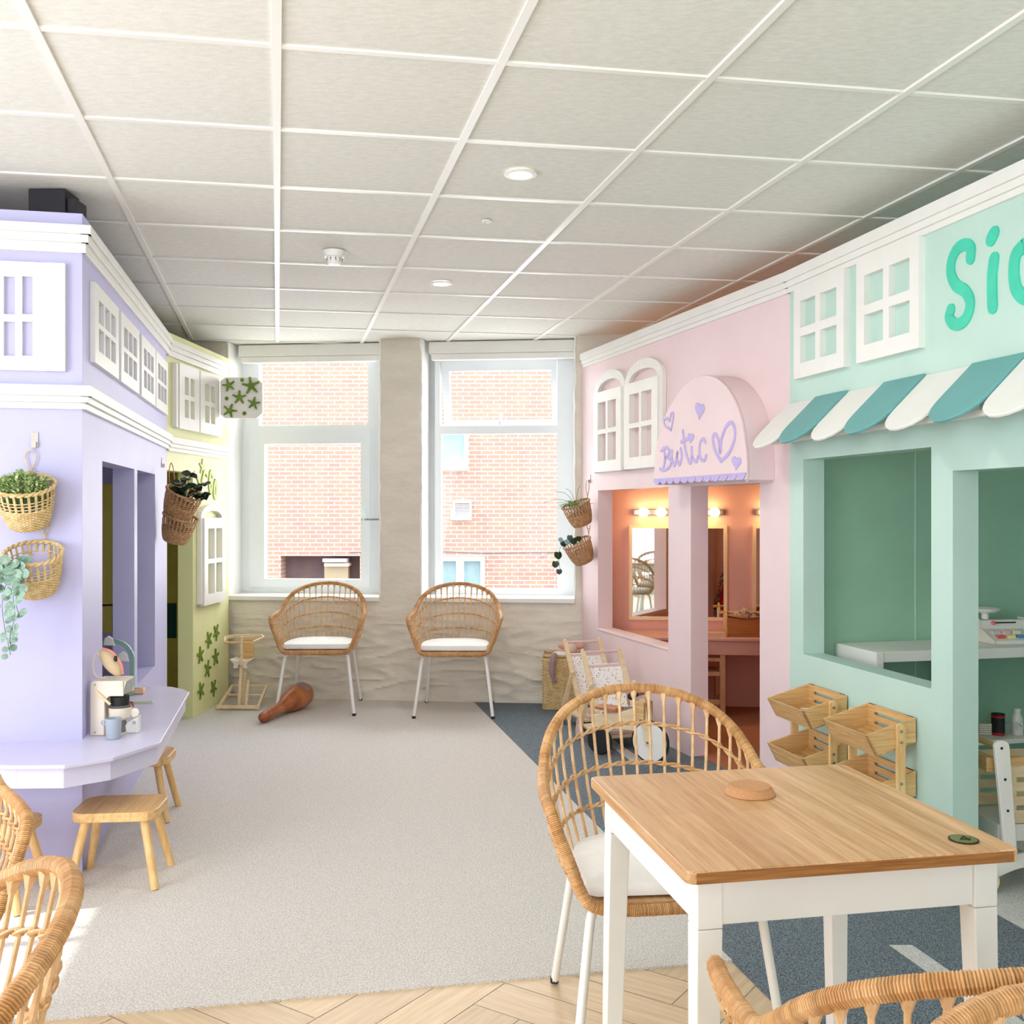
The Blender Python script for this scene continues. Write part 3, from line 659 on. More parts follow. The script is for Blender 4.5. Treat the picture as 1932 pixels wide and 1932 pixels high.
strokes(PKp, [[(785, 1035), (800, 1120), (785, 1215)], [(765, 1060), (810, 1030), (835, 1060), (825, 1100), (800, 1120), (840, 1130), (850, 1170), (820, 1215), (775, 1230), (757, 1218)]], .0165, OF, M_lilac, sg, 'letter_B')
strokes(PKp, [[(858, 1060), (860, 1130), (878, 1190), (900, 1130), (910, 1070), (905, 1130), (925, 1180), (945, 1110), (935, 1040)]], .0165, OF, M_lilac, sg, 'letter_w')
strokes(PKp, [[(955, 885), (965, 980), (985, 1090), (1018, 1170), (1035, 1110)], [(938, 985), (970, 965), (1010, 955)]], .0165, OF, M_lilac, sg, 'letter_t')
strokes(PKp, [[(1030, 1030), (1035, 1110), (1070, 1155), (1085, 1110)]], .0165, OF, M_lilac, sg, 'letter_i')
strokes(PKp, [[(1150, 985), (1130, 955), (1105, 990), (1098, 1060), (1110, 1130), (1140, 1145), (1158, 1100)]], .0165, OF, M_lilac, sg, 'letter_c')
def heart(cx_, cy_, w_, h_, tilt=0):
    pts = []
    for k in range(24):
        t = 2*math.pi*k/24; x = 16*math.sin(t)**3/16; y = -(13*math.cos(t)-5*math.cos(2*t)-2*math.cos(3*t)-math.cos(4*t))/15
        pts.append((cx_+w_/2*(x*math.cos(tilt)-y*math.sin(tilt)), cy_+h_/2*(x*math.sin(tilt)+y*math.cos(tilt))))
    return pts
for (cx_, cy_, w_, h_, tl_) in ((1107, 705, 80, 150, .12), (1425, 1160, 82, 125, .12), (1030, 945, 52, 90, .1)):
    pts = [PKp.hit(a, b, OF) for a, b in zc(heart(cx_, cy_, w_, h_, tl_))]; m = MB(); m.prism([PKp.P(x, z, OF) for x, z in pts], PKp.n*.0035); m.build('heart', M_lilac, sg, True)
for pts, wd in (([(852, 880), (800, 840), (792, 800), (815, 775), (840, 800), (850, 745), (868, 730), (872, 770), (852, 880)], .012), ([(1285, 1150), (1235, 1060), (1215, 960), (1230, 915), (1262, 960), (1278, 1075), (1290, 960), (1330, 850), (1375, 815), (1405, 870), (1400, 970), (1350, 1085), (1285, 1150)], .018)):
    m = MB(); PKp.stroke(m, zc(pts), wd, OF, OF+.0035); m.build('heart', M_lilac, sg, True)
# mint shop
mi = thing('playhouse_facade', 'mint green playhouse shop front with white mock windows, serving window and doorway', 'playhouse', (1.272, 4.651, 0))
mw = rng(MTp, 1516.5, 1758); md = (MTp.hit(1798.5, 1000)[0], MTp.hit(1798.5, 1000)[0]+.78)
m = MB(); MTp.wall(m, -.0, 3.4, 0, ZT, [(mw[0], mw[1], .714, 1.580), (md[0], md[1], -.1, 1.49)], .002, -.10); m.build('front_wall', M_mint, mi, True, bevel=.003)
o = cornice(MTp, -.01, 3.4, UR, M_white, mi); tocl(o, pb)
for a, b, yt, yb in ((1509, 1604, 0, 0), (1628, 1747, 0, 0)):
    ta, tb = rng(MTp, a, b); o = mock_window(MTp, ta, tb, 1.94, 2.344, 2, 2, None, .055, .065, .038, .03); tocl(o, pb); o.parent = mi
m = MB(); IPt.wall(m, .09, 2.6, 0, ZT-.05, [], -.035, -.06); m.build('partition', M_green, mi, True)
m = MB(); t = IPt.P(0, 0, 0)
for k in (.60, 1.20): IPt.box(m, k, k+.006, .1, 2.3, -.062, -.0601)
m.build('panel_seam', M_mint, mi, True)
m = MB(); XW.box(m, 4.9, 8.0, 0, 2.4, .002, .03); m.build('inner_wall', M_green, mi, True)
def mcrop(l): return [(1400+a/3.632, 350+b/3.632) for a, b in l]
for nm, sts, wd in (('letter_S', [[(1560, 500), (1562, 430), (1520, 405), (1465, 440), (1430, 520), (1428, 610), (1465, 685), (1525, 725), (1558, 800), (1540, 890), (1500, 940), (1450, 950), (1415, 905), (1425, 850)]], .042),
                    ('letter_i', [[(1722, 500), (1710, 600), (1708, 720), (1712, 835)]], .044), ('letter_i_dot', [[(1722, 325), (1700, 370)]], .046),
                    ('letter_o', [[(1925, 410), (1870, 480), (1858, 610), (1880, 720), (1950, 770), (2040, 690), (2070, 560), (2040, 440), (1980, 385), (1925, 410)]], .045)):
    m = MB()
    for st in sts: MTp.stroke(m, mcrop(st), wd, .002, .008)
    m.build(nm, M_turq, mi, True)
# awning
aw = thing('awning', 'striped awning of rounded white and teal slats over the mint shop front', 'awning', (1.27, 4.65, 1.6))
ta0 = MTp.hit(1491, 766)[0]; sw = .2545
m = MB(); MTp.box(m, ta0-.03, ta0+sw*8, 1.648, 1.668, .115, .14)
m.build('support_batten', M_white, aw, True)
for t in (ta0, ta0+sw*2.5, ta0+sw*5):
    m = MB(); m.hexa([MTp.P(t, 1.67, .003), MTp.P(t+.02, 1.67, .003), MTp.P(t+.02, 1.67, .13), MTp.P(t, 1.67, .13), MTp.P(t, 1.80, .003), MTp.P(t+.02, 1.80, .003), MTp.P(t+.02, 1.69, .13), MTp.P(t, 1.69, .13)])
    m.build('bracket', M_white, aw, True)
for k in range(8):
    t = ta0+k*sw; Ls = .30; ca_, sa_ = math.cos(R(44)), math.sin(R(44)); pts = [(t+.001, 0), (t+sw-.001, 0)]
    pts += [(t+sw/2+(sw/2-.001)*math.cos(a*math.pi/10), Ls-sw*.42+sw*.42*math.sin(a*math.pi/10)) for a in range(11)]
    m = MB(); lift = .006*(k % 2)
    m.prism([MTp.P(x, 1.832-l*sa_+lift, .004+l*ca_+lift) for x, l in pts], (MTp.n*sa_+Vector((0, 0, ca_)))*.012)
    m.build('slat', [M_white, M_teal][k % 2], aw, True, bevel=.003)

# ---------------------------------------------------------------- rattan chairs
def make_chair(name, label, loc, rz, group):
    t = thing(name, label, 'chair', loc, rz, group)
    right = [(0, -.262, .412), (.13, -.262, .410), (.205, -.255, .418), (.235, -.250, .45), (.262, -.244, .52), (.290, -.232, .59), (.303, -.205, .632), (.306, -.13, .642),
             (.300, -.03, .648), (.290, .045, .660), (.278, .105, .697), (.253, .158, .743), (.208, .213, .785), (.140, .256, .815), (.068, .279, .831), (0, .285, .836)]
    half = smooth_curve([Vector(p) for p in right], 8)
    loop = half+[Vector((-p.x, p.y, p.z)) for p in half[-2:0:-1]]
    nw = 560; n_ = nw*3; pts = resample(loop, n_, True); wob = random.Random(3); rs = []; tn = []
    for i in range(nw):
        g = wob.uniform(.975, 1.03); rs += [.0124*g, .0146*g, .0146*g]; k = wob.choice((1, 1, .97, .92, .86, .78)); tn += [k, k, k]
    m = MB(); m.tube(pts, rs, 8, True); rim = m.build('wrapped_rim', M_rim, t, smooth=True); ra = rim.data.color_attributes.new('tint', 'FLOAT_COLOR', 'POINT')
    for i in range(n_):
        for k in range(8): ra.data[i*8+k].color = (tn[i], tn[i]*.98, tn[i]*.95, 1)
    tipi = 6*8                                            # rim index of the arm tip
    Rr = resample(half[tipi-8:], 60); ci = [(.232, -.235, .428), (.240, -.16, .430), (.240, -.05, .43), (.224, .05, .43), (.180, .115, .43), (.105, .15, .43), (0, .162, .43)]
    Bb = resample(smooth_curve([Vector(p) for p in ci], 8), 60)
    Rf = Rr+[Vector((-p.x, p.y, p.z)) for p in Rr[-2::-1]]; Bf = Bb+[Vector((-p.x, p.y, p.z)) for p in Bb[-2::-1]]; NN = len(Rf)
    def surf(u, f):
        x = u*(NN-1); i = min(int(x), NN-2); k = x-i; b = Bf[i].lerp(Bf[i+1], k); r_ = Rf[i].lerp(Rf[i+1], k)
        p = b.lerp(r_, f); o = Vector((p.x, p.y+.02, 0)); o = o.normalized() if o.length > 1e-5 else o
        return p+o*(.010*math.sin(math.pi*f)*(1.2-.2*abs(2*u-1)))
    m = MB(); ks = 35; us = [(k+.5)/ks for k in range(ks)]
    for u in us: m.tube([surf(u, f) for f in (-.02, .2, .4, .6, .8, 1.0)], .0043, 6)
    for u in us:
        p = surf(u, 1); d = (surf(u, .9)-p).normalized(); m.tube([p+d*.008, p+d*.03], [.012, .0055], 6)
    m.build('spokes', M_rat2, t, smooth=True)
    for f in (.26, .5, .76):
        m = MB(); a, b = [], []
        for i in range(141):
            u = .012+i*.976/140; p = surf(u, f); o = Vector((p.x, p.y+.02, 0)).normalized(); ph = i/140*ks*math.pi*.976
            a.append(p+o*.0062*math.cos(ph)+Vector((0, 0, .0035*math.sin(ph)))); b.append(p-o*.0062*math.cos(ph)-Vector((0, 0, .0035*math.sin(ph))))
        m.tube(a, .0034, 5); m.tube(b, .0034, 5)
        for u in us: m.ball(surf(u, f), .0090, 6, 4)
        m.build('weave_ring', M_rat, t, smooth=True)
    out = [Vector((-.205, -.25, 0)), Vector((.205, -.25, 0))]+[Vector((p.x*.985, p.y, 0)) for p in Bb]+[Vector((-p.x*.985, p.y, 0)) for p in Bb[-2::-1]]
    m = MB(); m.prism([(p.x, p.y, .412) for p in out], (0, 0, .016)); m.build('woven_seat', M_rat, t)
    m = MB(); cy_ = -.03; prof = [(.86, .429), (.945, .436), (.955, .452), (.93, .466), (.80, .474), (.4, .480), (.02, .481)]; no = len(out)
    for s_, z in prof: m.v += [Vector((p.x*s_, cy_+(p.y-cy_)*s_, z)) for p in out]
    for i in range(len(prof)-1):
        for k in range(no): m.f.append((i*no+k, i*no+(k+1) % no, (i+1)*no+(k+1) % no, (i+1)*no+k)); m.mi.append(0)
    m.f.append(tuple(range(no))); m.f.append(tuple((len(prof)-1)*no+k for k in range(no))); m.mi += [0, 0]
    m.build('seat_cushion', M_cush, t, smooth=True)
    for sx in (-1, 1):
        for pts_ in (((sx*.10, -.15, .402), (sx*.175, -.185, .399), (sx*.203, -.207, .385), (sx*.212, -.216, .35), (sx*.257, -.268, .004)), ((sx*.10, .13, .402), (sx*.165, .155, .399), (sx*.188, .172, .385), (sx*.194, .178, .35), (sx*.230, .275, .004))):
            c = [Vector(p) for p in pts_]; q_ = smooth_curve(c[:4], 5)+[c[4]]
            m = MB(); m.tube(q_, .0115, 10); l = m.build('leg', M_legw, t, smooth=True)
            m = MB(); m.tube([c[4]-Vector((0, 0, .004)), c[4]+Vector((0, 0, .012))], .0125, 10); m.build('rubber_foot', M_black, l)
    return t
G_ch = 'rattan armchairs around the cafe area'
chair0 = make_chair('rattan_armchair', 'rattan armchair with cream cushion by the rear wall under the left window', (-1.30, 6.95, ZF), .02, G_ch)
dup(chair0, (-.375, 6.865, ZF), -.02, 'rattan armchair with cream cushion standing below the right rear window', G_ch)
dup(chair0, (.375, 2.650, ZF), .09, 'rattan armchair tucked under the far side of the pine table', G_ch)
dup(chair0, (.620, 1.397, .002), math.pi-.02, 'rattan armchair pushed in at the near side of the pine table', G_ch)
dup(chair0, (.600, .797, .002), .03, 'rattan armchair whose back fills the very bottom right corner', G_ch)
dup(chair0, (-1.485, 2.33, ZF), R(37), 'rattan armchair at the left edge whose arm sticks out before the lavender counter', G_ch)
dup(chair0, (-.865, 1.285, .002), R(-62), 'rattan armchair in the bottom left corner with its back towards the carpet', G_ch)

# ---------------------------------------------------------------- pine table, coaster, badge
tb = thing('pine_table', 'small square table with pine top and white painted legs', 'table', (.54, 2.055, 0), .188)
hs_ = .3125
m = MB(); pts = []
for sx, sy in ((1, 1), (-1, 1), (-1, -1), (1, -1)):
    a0 = {(1, 1): 0, (-1, 1): 90, (-1, -1): 180, (1, -1): 270}[(sx, sy)]
    for k in range(5): a = R(a0+k*22.5); pts.append((sx*(hs_-.018)+.018*math.cos(a), sy*(hs_-.018)+.018*math.sin(a), .727))
m.prism(pts, (0, 0, .023)); top_ = m.build('tabletop', M_ptop, tb, bevel=.004)
m = MB(); m.box(-hs_+.016, hs_-.016, -hs_-.0004, -hs_+.0005, .7285, .7475); m.build('end_grain', M_edge, tb, label='darker end grain edge')
ins_ = .028
for sx in (-1, 1):
    for sy in (-1, 1):
        x, y = sx*(hs_-ins_), sy*(hs_-ins_); a_, b_ = .046, .032; m = MB()
        X = lambda w_: (x, x-sx*w_); Yy = lambda w_: (y, y-sy*w_)
        (xa, xb), (ya, yb) = X(a_), Yy(a_); m.box(min(xa, xb), max(xa, xb), min(ya, yb), max(ya, yb), .64, .727)
        (xc, xd), (yc, yd) = (x+sx*.006, x+sx*.006-sx*b_), (y+sy*.006, y+sy*.006-sy*b_)
        lo = [(min(xc, xd), min(yc, yd)), (max(xc, xd), min(yc, yd)), (max(xc, xd), max(yc, yd)), (min(xc, xd), max(yc, yd))]
        hi = [(min(xa, xb), min(ya, yb)), (max(xa, xb), min(ya, yb)), (max(xa, xb), max(ya, yb)), (min(xa, xb), max(ya, yb))]
        m.hexa([(p[0], p[1], .003) for p in lo]+[(p[0], p[1], .639) for p in hi]); m.build('leg', M_white, tb, bevel=.002)
e_ = hs_-ins_
for k in range(4):
    m = MB()
    if k < 2: y = (-e_+.004, -e_+.022) if k == 0 else (e_-.022, e_-.004); m.box(-e_+.046, e_-.046, y[0], y[1], .645, .727)
    else: x = (-e_+.004, -e_+.022) if k == 2 else (e_-.022, e_-.004); m.box(x[0], x[1], -e_+.046, e_-.046, .645, .727)
    m.build('apron', M_white, tb, bevel=.0015)
c = F(1415, 1489, .76)
cork = thing('cork_coaster', 'round cork coaster lying on the pine table', 'coaster', (c.x, c.y, .750))
m = MB(); m.lathe([(.002, 0), (.052, 0), (.0535, .002), (.047, .014), (.0455, .0155), (.002, .0155)], n=40); m.build('cork_base', M_cork, cork, smooth=True)
m = MB(); m.lathe([(.002, .0155), (.0435, .0155), (.0425, .019), (.002, .019)], n=40); m.build('cork_lid', M_cork, cork, smooth=True)
c = F(1818, 1585, .75)
bd = thing('number_badge', 'small round brass number disc on the near right corner of the tabletop', 'badge', (c.x, c.y, .7502), .1)
m = MB(); m.lathe([(.001, 0), (.0262, 0), (.0262, .002), (.001, .002)], n=36); m.build('rim', M_black, bd)
m = MB(); m.lathe([(.001, .002), (.0238, .002), (.0238, .0026), (.001, .0026)], n=36); m.build('disc', M_brass, bd)
m = MB(); z = .003
for a, b in (((.006, -.011), (.006, .012)), ((.006, .012), (-.008, -.004)), ((-.008, -.004), (.011, -.004))): m.beam((a[0], a[1], z), (b[0], b[1], z), .0022, .001)
m.build('numeral', M_black, bd)

# ---------------------------------------------------------------- stools
st0 = thing('pine_stool', 'low pine stool standing in front, right of the counter corner', 'stool', (-1.43, 3.725, ZF), .10, 'pine stools along the counter')
m = MB(); pts = []
hw, hd, rc = .150, .120, .055
for cx_, cy_, a0 in ((hw-rc, hd-rc, 0), (-hw+rc, hd-rc, 90), (-hw+rc, -hd+rc, 180), (hw-rc, -hd+rc, 270)):
    for k in range(7): a = R(a0+k*15); pts.append((cx_+rc*math.cos(a), cy_+rc*math.sin(a), .240))
m.prism(pts, (0, 0, .034)); m.build('seat', wood('pine_seat', (234, 198, 138), (216, 168, 106), (26, 1.2, 26), .4, (.062, .5)), st0, bevel=.004)
for sx in (-1, 1):
    for sy in (-1, 1):
        m = MB(); m.tube([(sx*.100, sy*.075, .243), (sx*.150, sy*.125, .0)], [.0165, .0145], 14); m.build('leg', M_pinev, st0, smooth=True)
dup(st0, (-1.655, 4.50, ZF), .12, 'low pine stool half hidden behind the right end of the counter')
dup(st0, (-1.80, 3.50, ZF), .05, 'low pine stool under the counter behind the leftmost rattan armchair')

# ---------------------------------------------------------------- hanging baskets
def make_basket(name, label, loc, rz, tilt, mt, group, scale=1, depth=1.0, rt=.098, h=.155):
    t = thing(name, label, 'basket', loc, rz, group); ns = 26
    Mt = Matrix.Rotation(tilt, 3, 'X')
    def P(a, f):                                            # f 0 bottom .. 1 rim ; local -y faces the room
        r = rt*(.55+.45*min(1, f*1.1)**.55) if f > 0 else rt*.5
        p = Vector((r*math.cos(a), r*math.sin(a), -h*(1-f))); return Mt @ p*scale
    m = MB()
    for k in range(ns):
        a = 2*math.pi*k/ns; pr = [P(a, f) for f in (0, .05, .15, .3, .5, .75, 1)]
        for p, q_ in zip(pr, pr[1:]):
            tn = Vector((-math.sin(a), math.cos(a), 0)); tn = Mt @ tn*.0042*scale; o = (p-Mt@Vector((0, 0, p.z))); o = Mt @ Vector((math.cos(a), math.sin(a), 0))*.0012*scale
            m.hexa([p-tn-o, p+tn-o, p+tn+o, p-tn+o, q_-tn-o, q_+tn-o, q_+tn+o, q_-tn+o])
    m.build('stakes', mt, t)
    m = MB(); fs = [.02+.0345*i for i in range(16)]+[.62, .70, .78]
    for j, f in enumerate(fs):
        m.tube([P(2*math.pi*k/52, f)+Mt@Vector((math.cos(2*math.pi*k/52), math.sin(2*math.pi*k/52), 0))*.0022*(1 if (k+j) % 2 else -1)*scale for k in range(52)], (.0034 if f < .6 else .0024)*scale, 5, True)
    m.lathe([(.002, 0), (rt*.56*scale, 0), (rt*.56*scale, .004), (.002, .004)], Mt @ Vector((0, 0, -h*scale)), 20, M=Mt)
    m.build('weave', mt, t, smooth=True)
    m = MB()
    for ph in (0, math.pi): m.tube([P(2*math.pi*k/90, 1)+Mt@Vector((math.cos(2*math.pi*k/90)*.004*math.cos(k*.9+ph), math.sin(2*math.pi*k/90)*.004*math.cos(k*.9+ph), .004*math.sin(k*.9+ph)))*scale for k in range(90)], .0048*scale, 6, True)
    m.build('rim', mt, t, smooth=True)
    return t, P
def loop_hook(t, p, up=.11, mt=None, hook=True):
    m = MB(); m.tube([p+Vector((x*.02, 0, z)) for x, z in ((0, -.005), (.1, .02), (.75, .05), (1, .075), (.6, up-.005), (0, up), (-.6, up-.005), (-1, .075), (-.75, .05), (-.1, .02))], .0026, 6, True)
    m.build('hanging_loop', mt, t, smooth=True)
def hookobj(label, pl, t, z):
    h_ = thing('wall_hook', label, 'hook', pl.P(t, z, 0))
    m = MB(); pl.box(m, t-.012, t+.012, z-.02, z+.035, .0005, .004); m.build('back_plate', M_metal, h_, True)
    m = MB(); pl.box(m, t-.007, t+.007, z-.022, z+.0, .004, .018); m.build('hook', M_metal, h_, True); return h_
rzL = math.atan2(-.2037, -.9793)+math.pi
def place(pl, px, py, o):
    t, z = pl.hit(px, py, o); return pl.P(t, z, o)
G_b = 'hanging wicker baskets'
pA = place(LF, 45, 915, .11); bA, PA = make_basket('hanging_basket', 'pale wicker basket of small-leaved green plant, upper one on the lavender front', pA, rzL, R(24), M_rat3, G_b, 1.03)
loop_hook(bA, Vector((0, .098, .035)), .095, M_rat3)
hookobj('metal wall hook on the lavender front above the two pale baskets', LF, LF.hit(66, 828)[0], LF.hit(66, 834)[1])
pB = place(LF, 62, 1044, .10); bB, PB = make_basket('hanging_basket', 'pale wicker basket spilling round-leaved trailing stems, lower one on the lavender front', pB, rzL, R(24), M_rat3, G_b, 1.0, h=.16)
loop_hook(bB, Vector((.02, .09, .045)), .05, M_rat3)
pC = place(LS, 350, 930, .0)
pC = W3(349, 929, 5.78); bC, PC = make_basket('hanging_basket', 'brown wicker basket with dark glossy leaves, upper one beside the lime doorway', pC, R(62), R(26), M_wick, G_b, 1.05)
m = MB(); pk_ = [Vector((-.02, .10, .04)), Vector((-.018, .106, .12)), Vector((0, .108, .17)), Vector((.018, .106, .12)), Vector((.02, .10, .04))]; m.tube(smooth_curve(pk_, 5), .003, 6); m.build('hanging_loop', M_wick, bC, smooth=True)
pD = W3(341, 975, 5.79); bD, PD = make_basket('hanging_basket', 'empty brown wicker basket, lower one beside the lime doorway', pD, R(62), R(20), M_wick, G_b, .98)
pE = W3(1086, 951, 6.86); bE, PE = make_basket('hanging_basket', 'brown wicker basket holding a feathery fern, upper one at the pink corner', pE, R(-62), R(22), M_wick, G_b, .98)
loop_hook(bE, Vector((0, .095, .04)), .12, M_wick)
pF = W3(1088, 1024, 6.86); bF, PF = make_basket('hanging_basket', 'brown wicker basket with dark trailing heart leaves, lower one at the pink corner', pF, R(-62), R(26), M_wick, G_b, .98, h=.15)
loop_hook(bF, Vector((0, .095, .045)), .05, M_wick)
t_, z_ = PKp.hit(1113, 905); hookobj('small white hook high on the pink corner above two baskets', PKp, t_, z_)
t_, z_ = LS.hit(305, 875); hookobj('small hook on the lavender wall end above brown baskets', LS, t_, z_)
# plants
def leaf(m, p, d, up, L_, W_, fold=.15, n=3):
    d = d.normalized(); s_ = d.cross(up); s_ = s_.normalized() if s_.length > 1e-4 else d.orthogonal().normalized(); u = s_.cross(d)
    pts = [p]; prof = [.0, .75, 1, .8, 0] if n == 3 else [.0, .95, 1.05, .85, 0]
    for i in (1, 2, 3): f = i/4; pts += [p+d*L_*f+s_*W_/2*prof[i]+u*W_*fold, p+d*L_*f, p+d*L_*f-s_*W_/2*prof[i]+u*W_*fold]
    pts.append(p+d*L_-u*L_*.08)
    m.add(pts, [(0, 2, 1), (0, 3, 2), (1, 2, 5, 4), (2, 3, 6, 5), (4, 5, 8, 7), (5, 6, 9, 8), (7, 8, 10), (8, 9, 10)])
def disc_leaf(m, p, nrm, r, heart_=False):
    nrm = nrm.normalized(); a = nrm.orthogonal().normalized()
    dn = Vector((0, 0, -1)); a = dn-nrm*dn.dot(nrm); a = a.normalized() if a.length > .05 else nrm.orthogonal().normalized(); b = nrm.cross(a); pts = [p]
    for k in range(12):
        t = 2*math.pi*k/12; q_ = r*(1+.12*math.cos(t)) if not heart_ else r*(1.15 if k == 0 else (.62 if k == 6 else 1))
        pts.append(p+(a*math.cos(t)+b*math.sin(t))*q_+nrm*r*.12*math.cos(2*t))
    m.add(pts, [(0, k+1, (k+1) % 12+1) for k in range(12)])
def rz_vec(v, rz): return Matrix.Rotation(rz, 3, 'Z') @ v
def plant(name, label, loc): return thing(name, label, 'plant', loc)
rp = random.Random(11)
pl1 = plant('potted_plant', 'bushy pale green small-leaved plant in the upper pale basket', pA+Vector((0, 0, -.05)))
m = MB(); ms = MB()
for k in range(190):
    a = rp.uniform(0, 6.28); r = .080*math.sqrt(rp.random()); base = Vector((r*math.cos(a)*.9, r*math.sin(a)*.9, -.03)); tip = Vector((r*math.cos(a)*1.1+rp.uniform(-.02, .02), r*math.sin(a)*1.1-.008, .085+rp.uniform(0, .025)-r*.45))
    ms.tube([base, tip], .0008, 4)
    for j in range(10):
        q_ = base.lerp(tip, .4+.6*j/9); d = Vector((rp.uniform(-1, 1), rp.uniform(-1, 1), rp.uniform(-.2, .9))); leaf(m, q_, d, Vector((0, 0, 1)), .016, .010)
m.build('foliage', M_leafl, pl1); ms.build('stems', M_leaf, pl1)
def trailing(name, label, loc, vines, mt, rl, heart_=False, clump=None):
    t = plant(name, label, loc); m = MB(); ms = MB(); loc = Vector(loc)
    for v in vines:
        q_ = resample(smooth_curve([Vector(p)-loc for p in v], 8), max(5, int(len(v)*1.9)))
        ms.tube(q_, .0012, 5)
        for i, p in enumerate(q_[1:]):
            for sgn in ((-1, 1) if i % 3 == 0 else (-1 if i % 2 else 1,)) if not heart_ else ((-1 if i % 2 else 1),):
                o = Vector((sgn*rl*rp.uniform(.75, 1.15), rp.uniform(-.6, .1)*rl, rp.uniform(-.3, .4)*rl)); k = 1-.45*i/len(q_)
                disc_leaf(m, p+o, Vector((rp.uniform(-.55, .55), -1, rp.uniform(-.1, .6))), rl*k*rp.uniform(.85, 1.1), heart_)
    if clump:
        for (c_, n_, rr_) in clump:
            for k in range(n_):
                p = Vector(c_)-loc+Vector((rp.gauss(0, rr_), rp.gauss(0, rr_*.7), rp.gauss(0, rr_*.5))); disc_leaf(m, p, Vector((rp.uniform(-.7, .7), -1, rp.uniform(0, 1))), rl*rp.uniform(.9, 1.25), heart_)
    m.build('foliage', mt, t, smooth=True); ms.build('stems', M_leaf, t); return t
def wv(l, Y): return [W3(a, b, Y+.0*i) for i, (a, b) in enumerate(l)]
Yb = pB.y-.10
trailing('trailing_plant', 'grey-green round-leaved trailing plant hanging from the lower pale basket', pB, [
    wv([(48, 1066), (28, 1076), (12, 1100), (4, 1140), (8, 1180), (14, 1210), (20, 1236)], Yb), wv([(40, 1070), (26, 1090), (24, 1120), (28, 1150), (26, 1175), (19, 1196), (20, 1222)], Yb-.01),
    wv([(45, 1072), (40, 1092), (33, 1118), (30, 1140), (38, 1165)], Yb-.02), wv([(35, 1062), (8, 1064), (-8, 1090), (-14, 1130), (-12, 1160)], Yb)], M_euc, .0185, False, [(W3(36, 1082, Yb), 9, .024), (W3(30, 1060, Yb+.03), 6, .02), (W3(6, 1075, Yb), 4, .016)])
pl3 = plant('potted_plant', 'dark glossy broad-leaved plant in the upper brown basket by the lime doorway', pC)
m = MB(); ms = MB()
for px, py, dy, r in ((328, 925, 0, .03), (340, 912, -.02, .03), (352, 905, 0, .028), (345, 925, -.05, .032), (358, 918, -.03, .03), (366, 930, -.04, .03), (375, 935, -.06, .028), (388, 913, -.02, .022), (384, 938, -.05, .026), (372, 920, -.01, .024), (362, 897, 0, .022), (336, 935, -.05, .03), (391, 935, -.06, .016), (350, 892, .03, .022), (330, 910, .03, .024)):
    p = W3(px, py, 5.76+dy)-pC
    for k in range(2):
        d = Vector((rp.uniform(-.2, 1), rp.uniform(-1, .3), rp.uniform(-.5, .6))); leaf(m, p-d.normalized()*r, d, Vector((0, -.6, 1)), r*2.6, r*2.0, .12, 4)
    ms.tube([Vector((0, 0, -.04)), p*.6+Vector((0, 0, .02)), p], .002, 5)
m.build('foliage', M_leafd, pl3, smooth=True); ms.build('stems', M_leafd, pl3)
pl4 = plant('potted_fern', 'feathery lime green fern in the upper brown basket at the pink corner', pE)
m = MB(); ms = MB()
for k in range(46):
    a = rp.uniform(0, 6.28); L_ = rp.uniform(.07, .13); d = Vector((math.cos(a)-.35, math.sin(a)*.8-.2, rp.uniform(.3, 1.4))).normalized(); p0 = Vector((rp.uniform(-.05, .05), rp.uniform(-.05, .05), -.02)); q_ = [p0+d*L_*f+Vector((0, 0, -.05*f*f)) for f in (0, .25, .5, .75, 1)]
    ms.tube(q_, .0009, 4)
    for j in range(14):
        f = .15+.85*j/13; i = min(3, int(f*4)); p = q_[i].lerp(q_[i+1], f*4-i); s_ = d.cross(Vector((0, 0, 1))).normalized()
        for sg_ in (-1, 1): leaf(m, p, s_*sg_+d*.5, Vector((0, 0, 1)), .018*(1.1-f*.7), .004)
for tip_ in ((1022, 950), (1048, 928), (1068, 922), (1095, 915)):
    e_p = W3(tip_[0], tip_[1], 6.8)-pE; ms.tube(smooth_curve([Vector((0, 0, 0)), e_p*.5+Vector((0, 0, .03)), e_p], 5), .0014, 5)
m.build('foliage', M_leafl, pl4); ms.build('stems', M_leaf, pl4)
Yf = 6.77
trailing('trailing_plant', 'dark heart-leaved vine hanging from the lower brown basket at the pink corner', pF, [wv([(1075, 1016), (1062, 1026), (1055, 1040), (1052, 1056), (1056, 1076)], Yf)], M_leafd, .0, True) if False else None
pl5 = plant('trailing_plant', 'dark heart-leaved vine hanging from the lower brown basket at the pink corner', pF)
m = MB(); ms = MB(); ms.tube([p-pF for p in wv([(1078, 1018), (1062, 1020), (1055, 1040), (1054, 1052), (1057, 1078)], Yf)], .0014, 5); ms.build('stems', M_leaf, pl5)
for px, py, r in ((1053, 1047, .028), (1048, 1064, .025), (1055, 1078, .020), (1063, 1025, .022), (1082, 1020, .026), (1075, 1014, .02), (1092, 1016, .02)):
    disc_leaf(m, W3(px, py, Yf)-pF, Vector((rp.uniform(-.4, .4), -1, .2)), r, True)
m.build('foliage', M_leafd, pl5, smooth=True)
m = MB()
for px, py, r in ((1058, 1018, .018), (1070, 1022, .02)): disc_leaf(m, W3(px, py, Yf-.01)-pF, Vector((.2, -1, .6)), r, False)
m.build('pale_leaf', mat('leaf_pale_blue', (150, 178, 190), .35, .1, 20), pl5, smooth=True)

